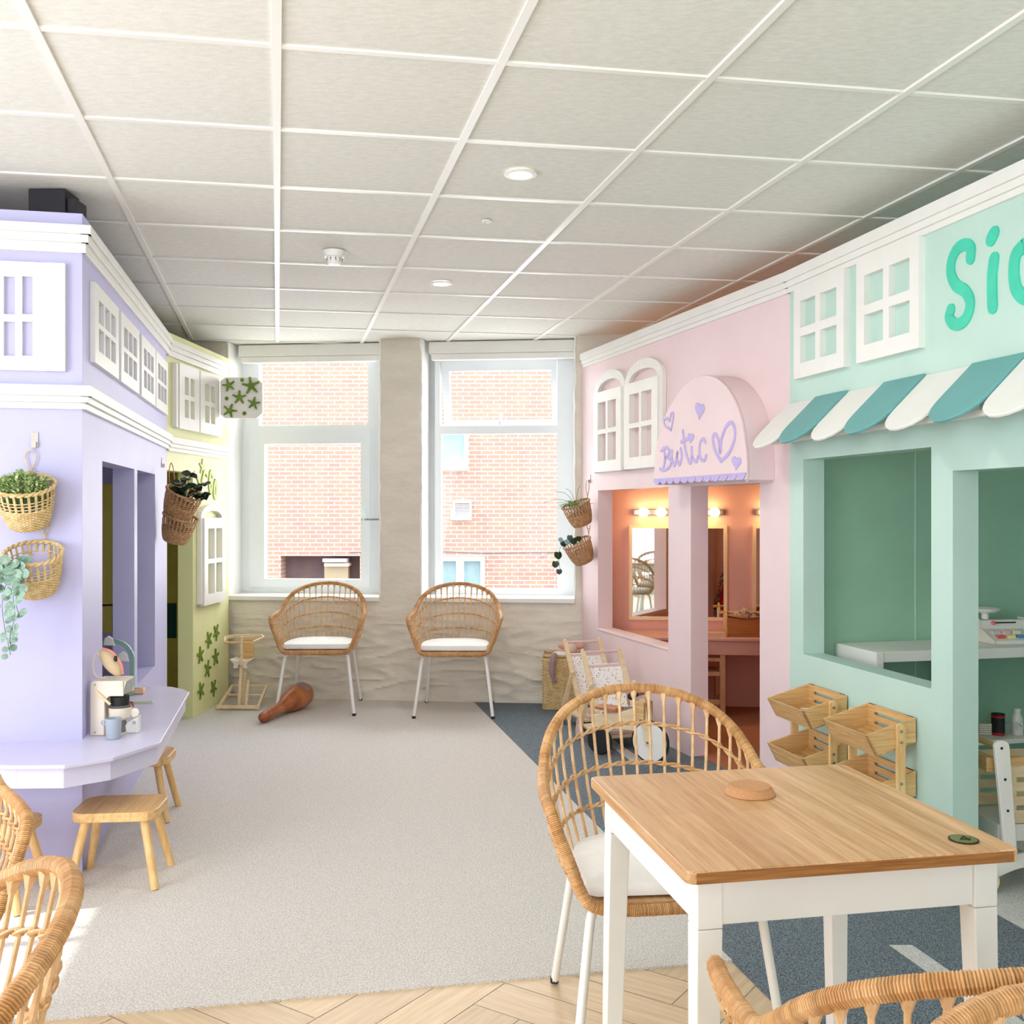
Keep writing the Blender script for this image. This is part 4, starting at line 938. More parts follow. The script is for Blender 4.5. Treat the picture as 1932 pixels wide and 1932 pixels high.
# ---------------------------------------------------------------- dressing room inside the pink house
def inner(px, py, o=.02): return BW.hit(px, py, o)
G_m = 'framed mirrors over the pink counter'
for k, (x0, x1, lab) in enumerate(((1187, 1372, 'wide wood-framed wall mirror seen through both pink openings'), (1420.5, 1600, 'wood-framed mirror of which only the left edge shows at the doorway'))):
    a, b = inner(x0, 1169, .03), inner(x1, 991, .03); mr = thing('wall_mirror', lab, 'mirror', BW.P(a[0], b[1], .014), 0, G_m)
    m = MB(); BW.wall(m, a[0], b[0], a[1], b[1], [(a[0]+.022, b[0]-.022, a[1]+.022, b[1]-.022)], .036, .0145); m.build('frame', mat('pale_mirror_frame', (250, 222, 176), .4, .03), mr, True, bevel=.003)
    m = MB(); BW.box(m, a[0]+.02, b[0]-.02, a[1]+.02, b[1]-.02, .016, .022); m.build('glass', M_mirror, mr, True)
M_vb = mat('vanity_bulb', (255, 214, 150), .3, emis=30)
for k, (x0, x1, n_, lab) in enumerate(((1195, 1366, 5, 'chrome vanity light bar with round bulbs above the wide mirror'), (1426, 1590, 5, 'chrome vanity light bar cut off by the right side of the pink doorway'))):
    a, b = inner(x0, 972, .03), inner(x1, 961, .03); vl = thing('vanity_light', lab, 'wall light', BW.P((a[0]+b[0])/2, a[1], .014), 0, 'vanity light bars')
    m = MB(); BW.box(m, a[0], b[0], a[1], b[1], .0145, .045); m.build('bar', M_metal, vl, True, bevel=.004)
    for i in range(n_):
        t = a[0]+(b[0]-a[0])*(.11+.78*i/(n_-1)) ; c = BW.P(t, (a[1]+b[1])/2, .078)
        m = MB(); m.ball(c, .034, 18, 12); m.build('bulb', M_vb, vl, True, smooth=True)
vc = thing('vanity_counter', 'salmon pink low counter along the far wall under the mirrors', 'counter', BW.P(bt(1300), 0, .2))
m = MB(); BW.box(m, bt(1100)+.29, 4.9, .507, .525, .015, .425); m.build('countertop', M_salmon, vc, True, bevel=.003)
m = MB(); BW.box(m, bt(1100)+.31, 4.9, .415, .507, .385, .405); m.build('fascia', M_salmon, vc, True)
kc = thing('child_chair', 'small pale wooden chair tucked under the salmon counter inside the pink doorway', 'chair', (1.255, 6.665, .007), -.06)
for sx in (-1, 1):
    m = MB(); m.box(sx*.122-.017, sx*.122+.017, -.017, .017, 0, .55); m.build('back_leg', M_chair, kc, bevel=.002)
    m = MB(); m.box(sx*.122-.017, sx*.122+.017, .21, .244, 0, .28); m.build('front_leg', M_chair, kc, bevel=.002)
    m = MB(); m.box(sx*.122-.008, sx*.122+.008, .017, .21, .075, .105); m.build('side_rail', M_chair, kc)
for z0, z1 in ((.485, .545), (.36, .385), (.08, .11)): m = MB(); m.box(-.105, .105, -.01, .01, z0, z1); m.build('back_rail', M_chair, kc, bevel=.0015)
m = MB(); m.box(-.105, .105, -.012, .25, .265, .29); m.build('seat', M_chair, kc, bevel=.003)
tbx = thing('toolbox_basket', 'orange bamboo caddy holding beads and hair things on the salmon counter', 'caddy', (1.555, 6.765, .526), -.10)
m = MB(); cv = [(-.13, 0), (.15, 0), (.15, .125)]+[(.15-.28*k/12, .125-.018*math.sin(math.pi*k/12)) for k in range(1, 13)]
m.prism([(x, -.085, z) for x, z in cv], (0, .008, 0)); m.prism([(x, .077, z) for x, z in cv], (0, .008, 0)); m.box(-.13, .15, -.077, .077, 0, .008); m.build('box', M_bamd, tbx)
for x in (-.141, .150): m = MB(); m.prism([(x, -.085, 0), (x, .085, 0), (x, .085, .125), (x, .02, .175), (x, -.02, .175), (x, -.085, .125)], (.010, 0, 0)); m.build('end_panel', M_pine, tbx)
m = MB(); m.tube([(-.175, 0, .150), (.175, 0, .150)], .009, 10); m.build('handle', M_pine, tbx, smooth=True)
bdz = thing('bead_garland', 'heap of cream beads on top in the orange bamboo caddy', 'beads', (1.545, 6.735, .662)); m = MB()
for k in range(90): a = rp.uniform(0, 6.28); r = .06*rp.random(); m.ball((r*math.cos(a)*1.2-.01, r*math.sin(a), .035-r*.6+rp.uniform(0, .012)), .0065, 6, 4)
m.build('beads', M_lwood, bdz, smooth=True)
hb = thing('hairband', 'grey hairband standing in the bamboo caddy beside the beads', 'hairband', (1.60, 6.715, .632)); m = MB(); m.tube([(.045*math.cos(a*math.pi/12), 0, .045*math.sin(a*math.pi/12)) for a in range(13)], .006, 8); m.build('band', M_grey, hb, smooth=True)
hr = thing('hairbrush', 'pale wooden hairbrush lying on the caddy near the doorway edge', 'hairbrush', (1.675, 6.73, .668)); m = MB(); m.ball((0, 0, 0), .03, 14, 8, (1, .6, .7)); m.build('brush_head', M_pine, hr, smooth=True); m = MB(); m.tube([(.02, 0, -.01), (.05, 0, -.035)], .006, 8); m.build('handle', M_pine, hr, smooth=True)
rd = thing('red_dress', 'red dress with black feather trim hanging inside the pink house, seen in the mirror', 'dress', IPt.P(.26, .86, .02)); m = MB(); prv = None
ring = []
for i in range(9):
    z = .88-.062*i; w_ = .055+.013*i; ring.append([IPt.P(.27+w_*math.cos(a*math.pi/8)*1.0, z, .03+.022*math.sin(a*math.pi/8)*(1+.25*math.cos(a*3))) for a in range(16)])
for r_ in ring: m.v += r_
for i in range(8):
    for k in range(16): m.f.append((i*16+k, i*16+(k+1) % 16, (i+1)*16+(k+1) % 16, (i+1)*16+k)); m.mi.append(0)
m.build('skirt', mat('red_cloth', (190, 12, 20), .8, .1), rd, True, smooth=True)
m = MB()
for k in range(150): z = rp.uniform(.42, .88); p = IPt.P(.20-.013*(.88-z)/.062+rp.uniform(-.01, .012), z, .055+rp.uniform(-.01, .01)); m.beam(p, p+Vector((rp.uniform(-.02, .02), rp.uniform(-.01, .02), rp.uniform(-.02, .02))), .003, .003)
m.build('feather_trim', M_black, rd, True)

# ---------------------------------------------------------------- inside the mint shop
dk = thing('shop_desk', 'white desk with a lower shelf along the green wall inside the mint shop', 'desk', IPt.P(1.2, 0, -.2))
m = MB(); IPt.box(m, .225, 2.3, .706, .751, -.385, -.064); m.build('desktop', M_white, dk, True, bevel=.003)
m = MB(); IPt.box(m, .19, .225, .01, .751, -.390, -.064); m.build('side_panel', M_white, dk, True, bevel=.002)
m = MB(); IPt.box(m, .70, 2.3, .325, .345, -.37, -.07); m.build('shelf', M_white, dk, True, bevel=.002)
m = MB(); IPt.box(m, .68, .70, .01, .705, -.37, -.07); m.build('divider', M_mint, dk, True)
crg = thing('toy_cash_register', 'white wooden toy till with coloured keys and weighing pan on the white desk', 'toy till', (2.268, 4.675, .752), .14)
m = MB(); sidep = [(-.10, 0), (.085, 0), (.085, .105), (.02, .105), (.01, .065), (-.10, .018)]
m.prism([(-.125, y, z) for y, z in sidep], (.01, 0, 0)); m.build('side_panel', M_cream, crg, bevel=.002)
m = MB(); m.prism([(.115, y, z) for y, z in sidep], (.01, 0, 0)); m.build('side_panel', M_cream, crg, bevel=.002)
m = MB(); m.prism([(-.115, y, z-.004 if z > .05 else z) for y, z in [(-.095, 0), (.08, 0), (.08, .1), (.022, .1), (.010, .062), (-.095, .016)]], (.23, 0, 0)); m.build('body', M_white, crg)
m = MB(); m.tube([(-.07, .05, .098), (-.07, .05, .13)], .016, 14); m.build('pan_stem', M_white, crg, smooth=True)
m = MB(); m.lathe([(.002, .128), (.05, .13), (.066, .145), (.068, .149), (.063, .148), (.045, .138), (.002, .136)], (-.07, .05, 0), 30); m.build('weighing_pan', M_white, crg, smooth=True)
kcol = [(206, 206, 200), (236, 196, 196), (236, 230, 190), (224, 92, 84), (236, 226, 150), (86, 150, 200)]
for k in range(6):
    x = -.07+.05*(k % 3); y = -.028-.036*(k//3); z = .046-.0165*(k//3)+.0; m = MB(); m.box(x-.019, x+.019, y-.013, y+.013, z-.012, z+.008); o = m.build('key', mat('toy_key', kcol[k], .4), crg, bevel=.002)
m = MB(); m.box(-.06, .06, .013, .016, .082, .088); m.build('slot', M_black, crg); m = MB(); m.ball((-.055, .010, .085), .010, 10, 6); m.build('slider_knob', mat('coral_knob', (232, 110, 110), .4), crg, smooth=True)
def shelf_pos(px, py, z=.346): return F(px, py, z)
p = shelf_pos(1883, 1386); tn = thing('storage_tin', 'black and red round tin on the lower white shelf', 'tin', p)
m = MB(); m.lathe([(.001, 0), (.0285, 0), (.0295, .008), (.0285, .012)], n=28); m.build('red_base', mat('tin_red', (176, 24, 36), .4), tn, smooth=True)
m = MB(); m.lathe([(.001, .012), (.0285, .012), (.0285, .095), (.001, .097)], n=28); m.build('body', M_black, tn, smooth=True)
m = MB(); m.lathe([(.0288, .078), (.0292, .078), (.0292, .088), (.0288, .088)], n=28); m.build('red_band', mat('tin_band', (176, 24, 36), .4), tn, smooth=True)
p = shelf_pos(1919, 1386); bt_o = thing('toy_milk_bottle', 'white wooden toy bottle with a small label on the lower white shelf', 'toy bottle', p)
m = MB(); m.lathe([(.001, 0), (.0235, 0), (.0245, .004), (.0245, .075), (.016, .092), (.0145, .1), (.0165, .118), (.001, .12)], n=24); m.build('bottle', M_white, bt_o, smooth=True)
m = MB(); m.box(-.014, .014, -.0262, -.0235, .028, .062); m.build('label_patch', mat('label_grey', (214, 220, 220), .5), bt_o); m = MB(); m.tube([(-.008, -.027, .052), (0, -.027, .05), (.002, -.027, .044), (.008, -.027, .042)], .0014, 5); m.build('cow_mark', M_black, bt_o)
p = shelf_pos(1856, 1385); cb_ = thing('toy_box', 'small cream ribbed toy box at the jamb end of the lower white shelf', 'toy box', p); m = MB()
for k in range(5): m.box(-.03, .028, -.02, .02, .0005+k*.010, .0095+k*.010)
m.build('ribbed_body', M_cream, cb_, bevel=.002)
# push cart
wc = F(1857, 1684, .008)
ca = thing('push_cart', 'white wooden push-along cart with slotted bamboo sides standing in the mint doorway', 'toy cart', (wc.x, wc.y, .008), .10)
for y0 in (0, .26):
    m = MB(); ar = [(.0+.36*k/14, .085+.05*math.sin(math.pi*k/14)) for k in range(15)]; br_ = [(.36-.03-.30*k/14, .040+.045*math.sin(math.pi*k/14)) for k in range(15)]
    m.prism([(x, y0, z) for x, z in ar+br_], (0, .014, 0)); m.build('base_arc', M_white, ca, bevel=.002)
    m = MB(); up = [(.07, .12), (.115, .12), (.085, .515)]+[(.0575+.0275*math.cos(a*math.pi/8), .515+.022*math.sin(a*math.pi/8)) for a in range(1, 8)]+[(.03, .515)]
    m.prism([(x, y0-.016, z) for x, z in up], (0, .0155, 0)); u_ = m.build('upright', M_white, ca, bevel=.002)
    for x, z in ((.055, .51), (.068, .40), (.078, .29)): m = MB(); m.tube([(x, y0-.0172, z), (x, y0-.0155, z)], .005, 10); m.build('bolt', M_black, u_)
    for x in (.005, .355):
        m = MB(); m.tube([(x, y0-.018, .043), (x, y0-.002, .043)], .043, 26); w_ = m.build('wheel', M_lwood, ca, bevel=.002)
        m = MB(); m.tube([(x, y0-.0205, .043), (x, y0-.018, .043)], .018, 16); m.build('hub_cap', M_white, w_)
m = MB(); m.tube([(.055, 0, .51), (.055, .26, .51)], .011, 12); m.build('handle_bar', M_pine, ca, smooth=True)
SP = Plane((0, .016), (1, .016), (0, -1)); m = MB(); hs = [(.13, .33, z, z+.018) for z in (.28, .33, .38)]
SP.wall(m, .08, .36, .235, .44, hs, 0, -.010); m.build('slotted_side', M_lwood, ca); SP2 = Plane((0, .246), (1, .246), (0, -1)); m = MB(); SP2.wall(m, .08, .36, .235, .44, hs, 0, -.010); m.build('slotted_side', M_lwood, ca)
m = MB(); m.box(.075, .365, .012, .030, .44, .47); m.build('top_rail', M_bam, ca); m = MB(); m.box(.065, .365, .02, .25, .17, .23); m.build('tray', M_white, ca, bevel=.002)
m = MB(); m.box(.02, .05, .02, .25, .42, .47); m.build('cross_board', M_bam, ca)
# ---------------------------------------------------------------- wall racks of tilted crates
def make_rack(tc, label):
    base = MTp.P(tc, .30, .1); t = thing('crate_rack', label, 'crate rack', base, 0, 'bamboo crate racks on the mint wall'); w_ = .152
    for dz in (0, -.195):
        pr = [(.010, .595+dz), (.212, .540+dz), (.170, .461+dz), (.010, .505+dz)]
        m = MB()
        for s0_, s1_ in ((-w_, -w_+.009), (w_-.009, w_)):
            m.hexa([MTp.P(tc+s0_, z, o) for o, z in pr]+[MTp.P(tc+s1_, z, o) for o, z in pr])
        for z0, z1 in ((.505, .521), (.533, .557), (.569, .595)): MTp.box(m, tc-w_+.009, tc+w_-.009, z0+dz, z1+dz, .010, .018)
        for e in (-1, 1): MTp.box(m, tc+e*w_-(.05 if e > 0 else -.009), tc+e*w_-(.009 if e > 0 else -.05), .505+dz, .595+dz, .0101, .0179)
        a, b = pr[1], pr[2]; th = .009
        m.hexa([MTp.P(tc-w_, b[1], b[0]), MTp.P(tc+w_, b[1], b[0]), MTp.P(tc+w_, b[1], b[0]-th), MTp.P(tc-w_, b[1], b[0]-th), MTp.P(tc-w_, a[1], a[0]), MTp.P(tc+w_, a[1], a[0]), MTp.P(tc+w_, a[1], a[0]-th), MTp.P(tc-w_, a[1], a[0]-th)])
        for k in range(5):
            f0, f1 = k/5+.01, (k+1)/5-.03; q0 = (.018+(.165-.018)*f0, .503+(.461-.503)*f0+dz); q1 = (.018+(.165-.018)*f1, .503+(.461-.503)*f1+dz)
            m.hexa([MTp.P(tc-w_, q0[1], q0[0]), MTp.P(tc+w_, q0[1], q0[0]), MTp.P(tc+w_, q1[1], q1[0]), MTp.P(tc-w_, q1[1], q1[0])]+[MTp.P(tc-w_, q0[1]+.006, q0[0]), MTp.P(tc+w_, q0[1]+.006, q0[0]), MTp.P(tc+w_, q1[1]+.006, q1[0]), MTp.P(tc-w_, q1[1]+.006, q1[0])])
        cr = m.build('crate', M_bam, t, True)
        m = MB()
        for k in (.35, .6):
            o_ = .170+.042*k+.0006; z_ = .461+.079*k+dz; m.hexa([MTp.P(tc-w_+.03, z_, o_), MTp.P(tc+w_-.03, z_, o_), MTp.P(tc+w_-.03, z_+.004, o_+.002), MTp.P(tc-w_+.03, z_+.004, o_+.002), MTp.P(tc-w_+.03, z_, o_+.003), MTp.P(tc+w_-.03, z_, o_+.003), MTp.P(tc+w_-.03, z_+.004, o_+.005), MTp.P(tc-w_+.03, z_+.004, o_+.005)])
        m.build('front_ridge', M_pine, cr, True)
    for e in (-1, 1):
        s0_, s1_ = (tc+w_+.0005, tc+w_+.013) if e > 0 else (tc-w_-.013, tc-w_-.0005); m = MB()
        pts = [(.060, .31), (.095, .31), (.095, .565)]+[(.0775+.0175*math.cos(a*math.pi/6), .565+.012*math.sin(a*math.pi/6)) for a in range(1, 6)]+[(.060, .565), ]
        m.prism([MTp.P(s0_, z, o) for o, z in pts], MTp.d*(s1_-s0_)); po = m.build('side_post', M_pinev, t, True, bevel=.002)
        for z in (.55, .51, .36, .325):
            sf = s1_ if e > 0 else s0_; m = MB(); m.tube([MTp.P(sf, z, .0775), MTp.P(sf+e*.0015, z, .0775)], .006, 10); m.build('screw', M_metal, po, True)
    return t
tc1 = (MTp.hit(1529.4, 1300)[0]+MTp.hit(1603.7, 1300)[0])/2; tc2 = (MTp.hit(1642.3, 1326)[0]+MTp.hit(1733.7, 1354)[0])/2
make_rack(tc1, 'bamboo rack of two tilted crates on the mint wall, the one nearer the pink doorway'); make_rack(tc2, 'bamboo rack of two tilted crates directly behind the pine table')
for nm, lab, cat, tt, o_, z_, c_, sh in (('toy_food', 'pink toy food packet in the upper crate near the pink doorway', 'toy food', tc1-.03, .10, .492, (214, 150, 146), 0), ('toy_food', 'brown toy biscuit in the lower crate near the pink doorway', 'toy food', tc1, .09, .297, (150, 92, 60), 1),
        ('toy_food', 'red toy food block in the lower crate behind the table', 'toy food', tc2+.04, .11, .292, (220, 92, 84), 0), ('toy_food', 'white toy egg in the lower crate behind the table', 'toy food', tc2-.02, .125, .289, (240, 234, 226), 2)):
    p = MTp.P(tt, z_, o_); t = thing(nm, lab, cat, p, .5); m = MB()
    if sh == 0: m.box(-.035, .035, -.012, .012, 0, .018); m.build('block', mat('toy_food_paint', c_, .5, .05), t, bevel=.003); m = MB(); m.box(-.02, .02, -.008, .008, .018, .0195); m.build('sticker', M_white, t)
    elif sh == 1: m.lathe([(.001, 0), (.028, 0), (.03, .006), (.028, .012), (.001, .012)], n=20); m.build('biscuit', mat('toy_food_paint', c_, .6, .1), t, smooth=True)
    else: m.ball((0, 0, .016), .018, 14, 10, (1.25, 1, .9)); m.build('egg', mat('toy_food_paint', c_, .4), t, smooth=True)

# ---------------------------------------------------------------- toys near the pink corner
hp = thing('wicker_hamper', 'tall wicker hamper of dolls in the corner by the rear wall', 'hamper', (.355, 6.985, ZF), -.08)
m = MB(); hx, hy, hz = .135, .105, .365
for k in range(34):
    z = .006+k*(hz-.02)/34; pts = []
    for i in range(40):
        a = i/40; per = [(-hx, -hy), (hx, -hy), (hx, hy), (-hx, hy), (-hx, -hy)]; s_ = a*4; j = int(s_); f = s_-j; x = per[j][0]+(per[j+1][0]-per[j][0])*f; y = per[j][1]+(per[j+1][1]-per[j][1])*f
        w2 = 1+.022*(1 if (i+k) % 2 else -1); pts.append((x*w2, y*w2, z))
    m.tube(pts, .0056, 6, True)
m.build('woven_body', M_rat3, hp, smooth=True)
m = MB(); m.box(-hx+.006, hx-.006, -hy+.006, hy-.006, .002, .30); m.build('liner', M_wick, hp)
m = MB(); m.tube([(-hx, -hy, hz), (hx, -hy, hz), (hx, hy, hz), (-hx, hy, hz)], .009, 8, True); m.build('rim', M_rat3, hp, smooth=True)
sc = thing('mauve_scarf', 'mauve scarf hanging over the front of the wicker hamper', 'scarf', (.275, 6.86, .37))
m = MB(); pts = smooth_curve([Vector(p) for p in ((.02, .04, -.005), (.012, .005, .012), (.0, -.012, -.02), (-.008, -.014, -.09), (-.004, -.014, -.13), (.008, -.014, -.155))], 6); m.tube(pts, [.008+.012*math.sin(math.pi*min(1, i/len(pts)*1.1)) for i in range(len(pts))], 8); m.build('scarf_cloth', M_mauve, sc, smooth=True)
m = MB(); m.ball((.008, -.014, -.165), .019, 12, 6, (1, .5, .5)); m.build('cuff', mat('mauve_grey', (140, 128, 140), .8), sc, smooth=True)
dl = thing('plush_doll', 'peach plush doll lying on top of the wicker hamper behind the stroller', 'doll', (.40, 6.93, .375))
m = MB(); m.ball((0, 0, .035), .042, 14, 10, (1.1, .9, .9)); m.build('head', mat('peach_plush', (226, 196, 176), .9, .05), dl, smooth=True)
for x in (-.05, .06): m = MB(); m.ball((x, 0, .055), .03, 12, 8, (1.2, .6, .7)); m.build('ear', mat('pink_plush', (222, 160, 146), .9, .05), dl, smooth=True)
m = MB(); m.ball((-.06, .01, .0), .05, 12, 8, (1.4, 1, .45)); m.build('cloth', M_cush, dl, smooth=True)
def make_stroller(label, loc, rz):
    t = thing('doll_stroller', label, 'toy stroller', loc, rz, 'wooden doll strollers')
    for sx in (-1, 1):
        x = sx*.118; m = MB(); m.beam((x, .17, .515), (x, -.11, .095), .016, .026, (1, 0, 0)); m.ball((x, .172, .517), .013, 8, 6); m.build('handle_rail', M_lwood, t)
        m = MB(); x2 = sx*.135; m.beam((x2, .00, .345), (x2, .175, .07), .015, .024, (1, 0, 0)); m.ball((x2, -.002, .348), .012, 8, 6); m.build('rear_leg', M_lwood, t)
    m = MB(); m.tube([(-.118, .17, .508), (.118, .17, .508)], .0085, 10); m.build('handle_bar', M_pinkt, t, smooth=True)
    m = MB(); m.tube([(-.118, .118, .432), (.118, .118, .432)], .0085, 10); m.build('rung', M_pinkt, t, smooth=True)
    m = MB(); sl = smooth_curve([Vector(p) for p in ((0, .118, .440), (0, .09, .37), (0, .05, .27), (0, .01, .205), (0, -.05, .185), (0, -.11, .215), (0, -.14, .235))], 4)
    for i in range(len(sl)-1):
        a, b = sl[i], sl[i+1]; o_ = Vector((0, 0, .004)); m.hexa([a+Vector((-.105, 0, 0)), a+Vector((.105, 0, 0)), b+Vector((.105, 0, 0)), b+Vector((-.105, 0, 0)), a+Vector((-.105, .004, 0))+o_, a+Vector((.105, .004, 0))+o_, b+Vector((.105, .004, 0))+o_, b+Vector((-.105, .004, 0))+o_])
    m.build('fabric_seat', M_speck, t)
    m = MB(); m.box(-.125, .125, -.17, .18, .066, .084); m.build('platform', M_lwood, t, bevel=.003)
    m = MB(); m.box(-.10, .10, -.165, -.05, .085, .108); m.build('footrest', M_pinkt, t, bevel=.006)
    for sx in (-1, 1):
        for y in (-.145, .15):
            m = MB(); m.tube([(sx*.140, y, .046), (sx*.156, y, .046)], .046, 24); w_ = m.build('wheel', M_pinkt, t, bevel=.003)
            m = MB(); m.tube([(sx*.144, y, .046), (sx*.152, y, .046)], .0475, 24); m.build('tyre', M_black, w_)
    return t
make_stroller('wooden doll stroller with speckled fabric, nearer the camera beside the toy bike', (.585, 5.90, ZF), .33)
make_stroller('wooden doll stroller with speckled fabric, farther one beside the wicker hamper', (.505, 6.36, ZF), .33)
bk = thing('balance_bike', 'white-wheeled wooden balance bike with black grips beside the pink wall', 'balance bike', (.738, 5.43, ZF), -.66)
Rw = .113
for x, nm, Rw, wm in ((-.32, 'rear_wheel', .078, M_black), (0, 'front_wheel', .113, M_white)):
    m = MB(); m.tube([(x, -.010, Rw), (x, .010, Rw)], Rw-.010, 40); w_ = m.build(nm, wm, bk, bevel=.002)
    m = MB(); m.tube([(x+(Rw-.008)*math.cos(k*math.pi/24), 0, Rw+(Rw-.008)*math.sin(k*math.pi/24)) for k in range(48)], .010, 8, True); m.build('tyre', M_black, w_, smooth=True)
for y in (-.024, .024):
    m = MB(); m.beam((0, y, Rw-.015), (-.035, y, .345), .034, .010, (0, 1, 0)); m.build('fork_blade', M_lwood, bk, bevel=.002)
m = MB(); m.tube([(0, -.032, Rw), (0, .032, Rw)], .007, 10); m.build('axle_bolt', M_metal, bk)
m = MB(); m.prism([(-.07, -.009, .16), (-.05, -.009, .30), (-.20, -.009, .245), (-.36, -.009, .215), (-.37, -.009, .12), (-.30, -.009, .10), (-.22, -.009, .155)], (0, .018, 0)); m.build('frame_board', M_lwood, bk, bevel=.004)
m = MB(); m.box(-.33, -.19, -.045, .045, .255, .275); m.build('saddle', M_brown, bk, bevel=.008)
m = MB(); m.box(-.075, -.012, -.05, .05, .235, .325); m.build('front_plate', M_bam, bk, bevel=.003)
m = MB(); m.tube([(-.04, -.075, .372), (-.04, .075, .372)], .011, 12); m.build('handlebar', M_brown, bk, smooth=True)
for s_ in (-1, 1): m = MB(); m.tube([(-.04, s_*.075, .372), (-.04, s_*.125, .372)], .013, 12); m.ball((-.04, s_*.130, .372), .021, 12, 8); m.build('grip', M_black, bk, smooth=True)
# ---------------------------------------------------------------- toys left of the rear chairs
dh = thing('doll_highchair', 'pale wooden toy high chair in the corner between lime facade and left rear chair', 'toy chair', (-1.845, 6.98, ZF), -.05)
m = MB(); tr = [Vector(p) for p in ((-.098, -.085, .455), (-.135, .03, .47), (-.10, .10, .475), (.10, .10, .475), (.135, .03, .47), (.098, -.085, .455))]
for a, b in zip(tr, tr[1:]): m.beam(a, b, .013, .022)
m.build('tray_ring', M_lwood, dh, bevel=.002)
m = MB(); m.tube([(-.098, -.085, .452), (.098, -.085, .452)], .008, 10); m.build('cross_bar', M_pine, dh, smooth=True)
m = MB(); m.tube([(.018, -.092, .30), (.018, -.088, .485)], .011, 10); m.ball((.018, -.088, .487), .0125, 10, 6); m.build('front_post', M_lwood, dh, smooth=True)
m = MB(); m.prism([(-.052, .07, .31), (.052, .07, .31), (.046, .085, .46), (-.046, .085, .46)], (0, .008, 0)); m.build('backrest', M_bam, dh, label='darker bamboo backrest')
m = MB(); m.prism([(-.075, -.06, .335), (-.045, -.06, .305), (-.05, -.06, .275), (-.02, -.06, .275), (-.012, -.06, .30), (.012, -.06, .30), (.02, -.06, .275), (.05, -.06, .275), (.045, -.06, .305), (.075, -.06, .335), (.03, -.06, .325), (-.03, -.06, .325)], (0, .13, 0)); m.build('seat', M_cream, dh, bevel=.002)
for x in (.0, .048):
    m = MB(); m.beam((x, -.085, .02), (x+.006, -.05, .285 if x < .01 else .20), .020, .018); m.build('upright', M_lwood, dh, bevel=.002)
m = MB(); m.beam((.018, -.045, .03), (.018, .0, .30), .024, .016); m.build('centre_post', M_lwood, dh, bevel=.002)
for s_ in (-1, 1):
    m = MB(); m.beam((s_*.135, -.10, .018), (s_*.122, .15, .12), .016, .022); m.build('side_rail', M_lwood, dh, bevel=.002)
for y, z in ((.045, .075), (.15, .12)): m = MB(); m.tube([(-.122, y, z), (.122, y, z)], .008, 8); m.build('rung', M_lwood, dh, smooth=True)
m = MB(); m.tube([(-.13, -.10, .018), (.13, -.10, .018)], .015, 10); m.build('front_rail', M_lwood, dh, smooth=True)
for s_ in (-1, 1): m = MB(); m.tube([(s_*.122, -.10, .0175), (s_*.148, -.10, .0175)], .0175, 12); m.build('end_wheel', M_lwood, dh, bevel=.004)
bt2 = thing('brown_plush', 'glossy brown long-necked toy with a mauve patch lying under the left rear chair', 'toy', (-1.50, 6.70, ZF))
A_ = Vector((-.085, -.29, .036)); B_ = Vector((.085, .33, .10)); pth = smooth_curve([A_, A_.lerp(B_, .3)+Vector((0, 0, -.004)), A_.lerp(B_, .55), A_.lerp(B_, .8), B_], 8); rr_ = []
for i in range(len(pth)):
    f = i/(len(pth)-1); r_ = .034 if f < .35 else .034+.050*math.sin(min(1, (f-.35)/.42)*math.pi/2); r_ *= math.sqrt(max(.02, 1-max(0, (f-.82)/.19)**2)); r_ *= math.sqrt(max(.05, 1-max(0, (.06-f)/.062)**2)); rr_.append(r_)
for i, p in enumerate(pth): p.z = max(p.z, rr_[i]+.002)
m = MB(); m.tube(pth, rr_, 18); m.build('body', M_brown, bt2, smooth=True)
c_ = pth[int(len(pth)*.82)]; n0 = Vector((.05, -.80, .58)).normalized(); m = MB(); m.ball(c_+n0*.047, .062, 18, 12); m.build('mauve_patch', M_mauve, bt2, smooth=True)

# ---------------------------------------------------------------- things on the lavender counter
zc_ = ZC+.001
cm_o = F(168, 1388, zc_); rzc = .205
cf = thing('toy_coffee_machine', 'cream wooden toy coffee machine on the lavender counter against the wall corner', 'toy coffee machine', (cm_o.x+.004, cm_o.y, zc_), .04)
prof = [(0, .004), (.0, .20), (.006, .206), (.128, .206), (.132, .150), (.078, .150), (.056, .120), (.052, .0)]
for y0 in (0, .115): m = MB(); m.prism([(x, y0, z) for x, z in [(0, 0), (0, .198), (.010, .206), (.122, .206), (.124, .148), (.070, .148), (.054, .128), (.052, 0)]], (0, .009, 0)); m.build('side_panel', M_cream, cf, bevel=.003)
m = MB(); m.box(.004, .05, .009, .115, 0, .203); m.build('back_box', M_cream, cf); m = MB(); m.prism([(.050, .009, .150), (.118, .009, .150), (.132, .009, .203), (.050, .009, .203)], (0, .106, 0)); m.build('head', M_cream, cf, bevel=.001)
m = MB(); m.prism([(.1205, .015, .155), (.1345, .015, .205), (.136, .015, .205), (.122, .015, .155)], (0, .09, 0)); m.build('printed_dial', mat('grey_print', (196, 200, 200), .5, .25, 90), cf)
m = MB(); m.beam((.022, -.004, .168), (.078, -.006, .118), .010, .006, (0, 1, 0)); m.build('lever', M_lwood, cf, bevel=.002)
m = MB(); m.tube([(.018, -.001, .192), (.018, .001, .192)], .003, 8); m.tube([(.018, -.001, .012), (.018, .001, .012)], .003, 8); m.build('screw_cap', M_grey, cf)
m = MB(); m.box(.052, .125, .009, .115, 0, .006); m.build('drip_tray', M_cream, cf)
def lathe_thing(name, label, cat, loc, parts):
    t = thing(name, label, cat, loc)
    for nm, mt, prof, n_ in parts: m = MB(); m.lathe(prof, n=n_); m.build(nm, mt, t, smooth=True)
    return t
pc = Vector((cm_o.x+.098, cm_o.y+.060, zc_))
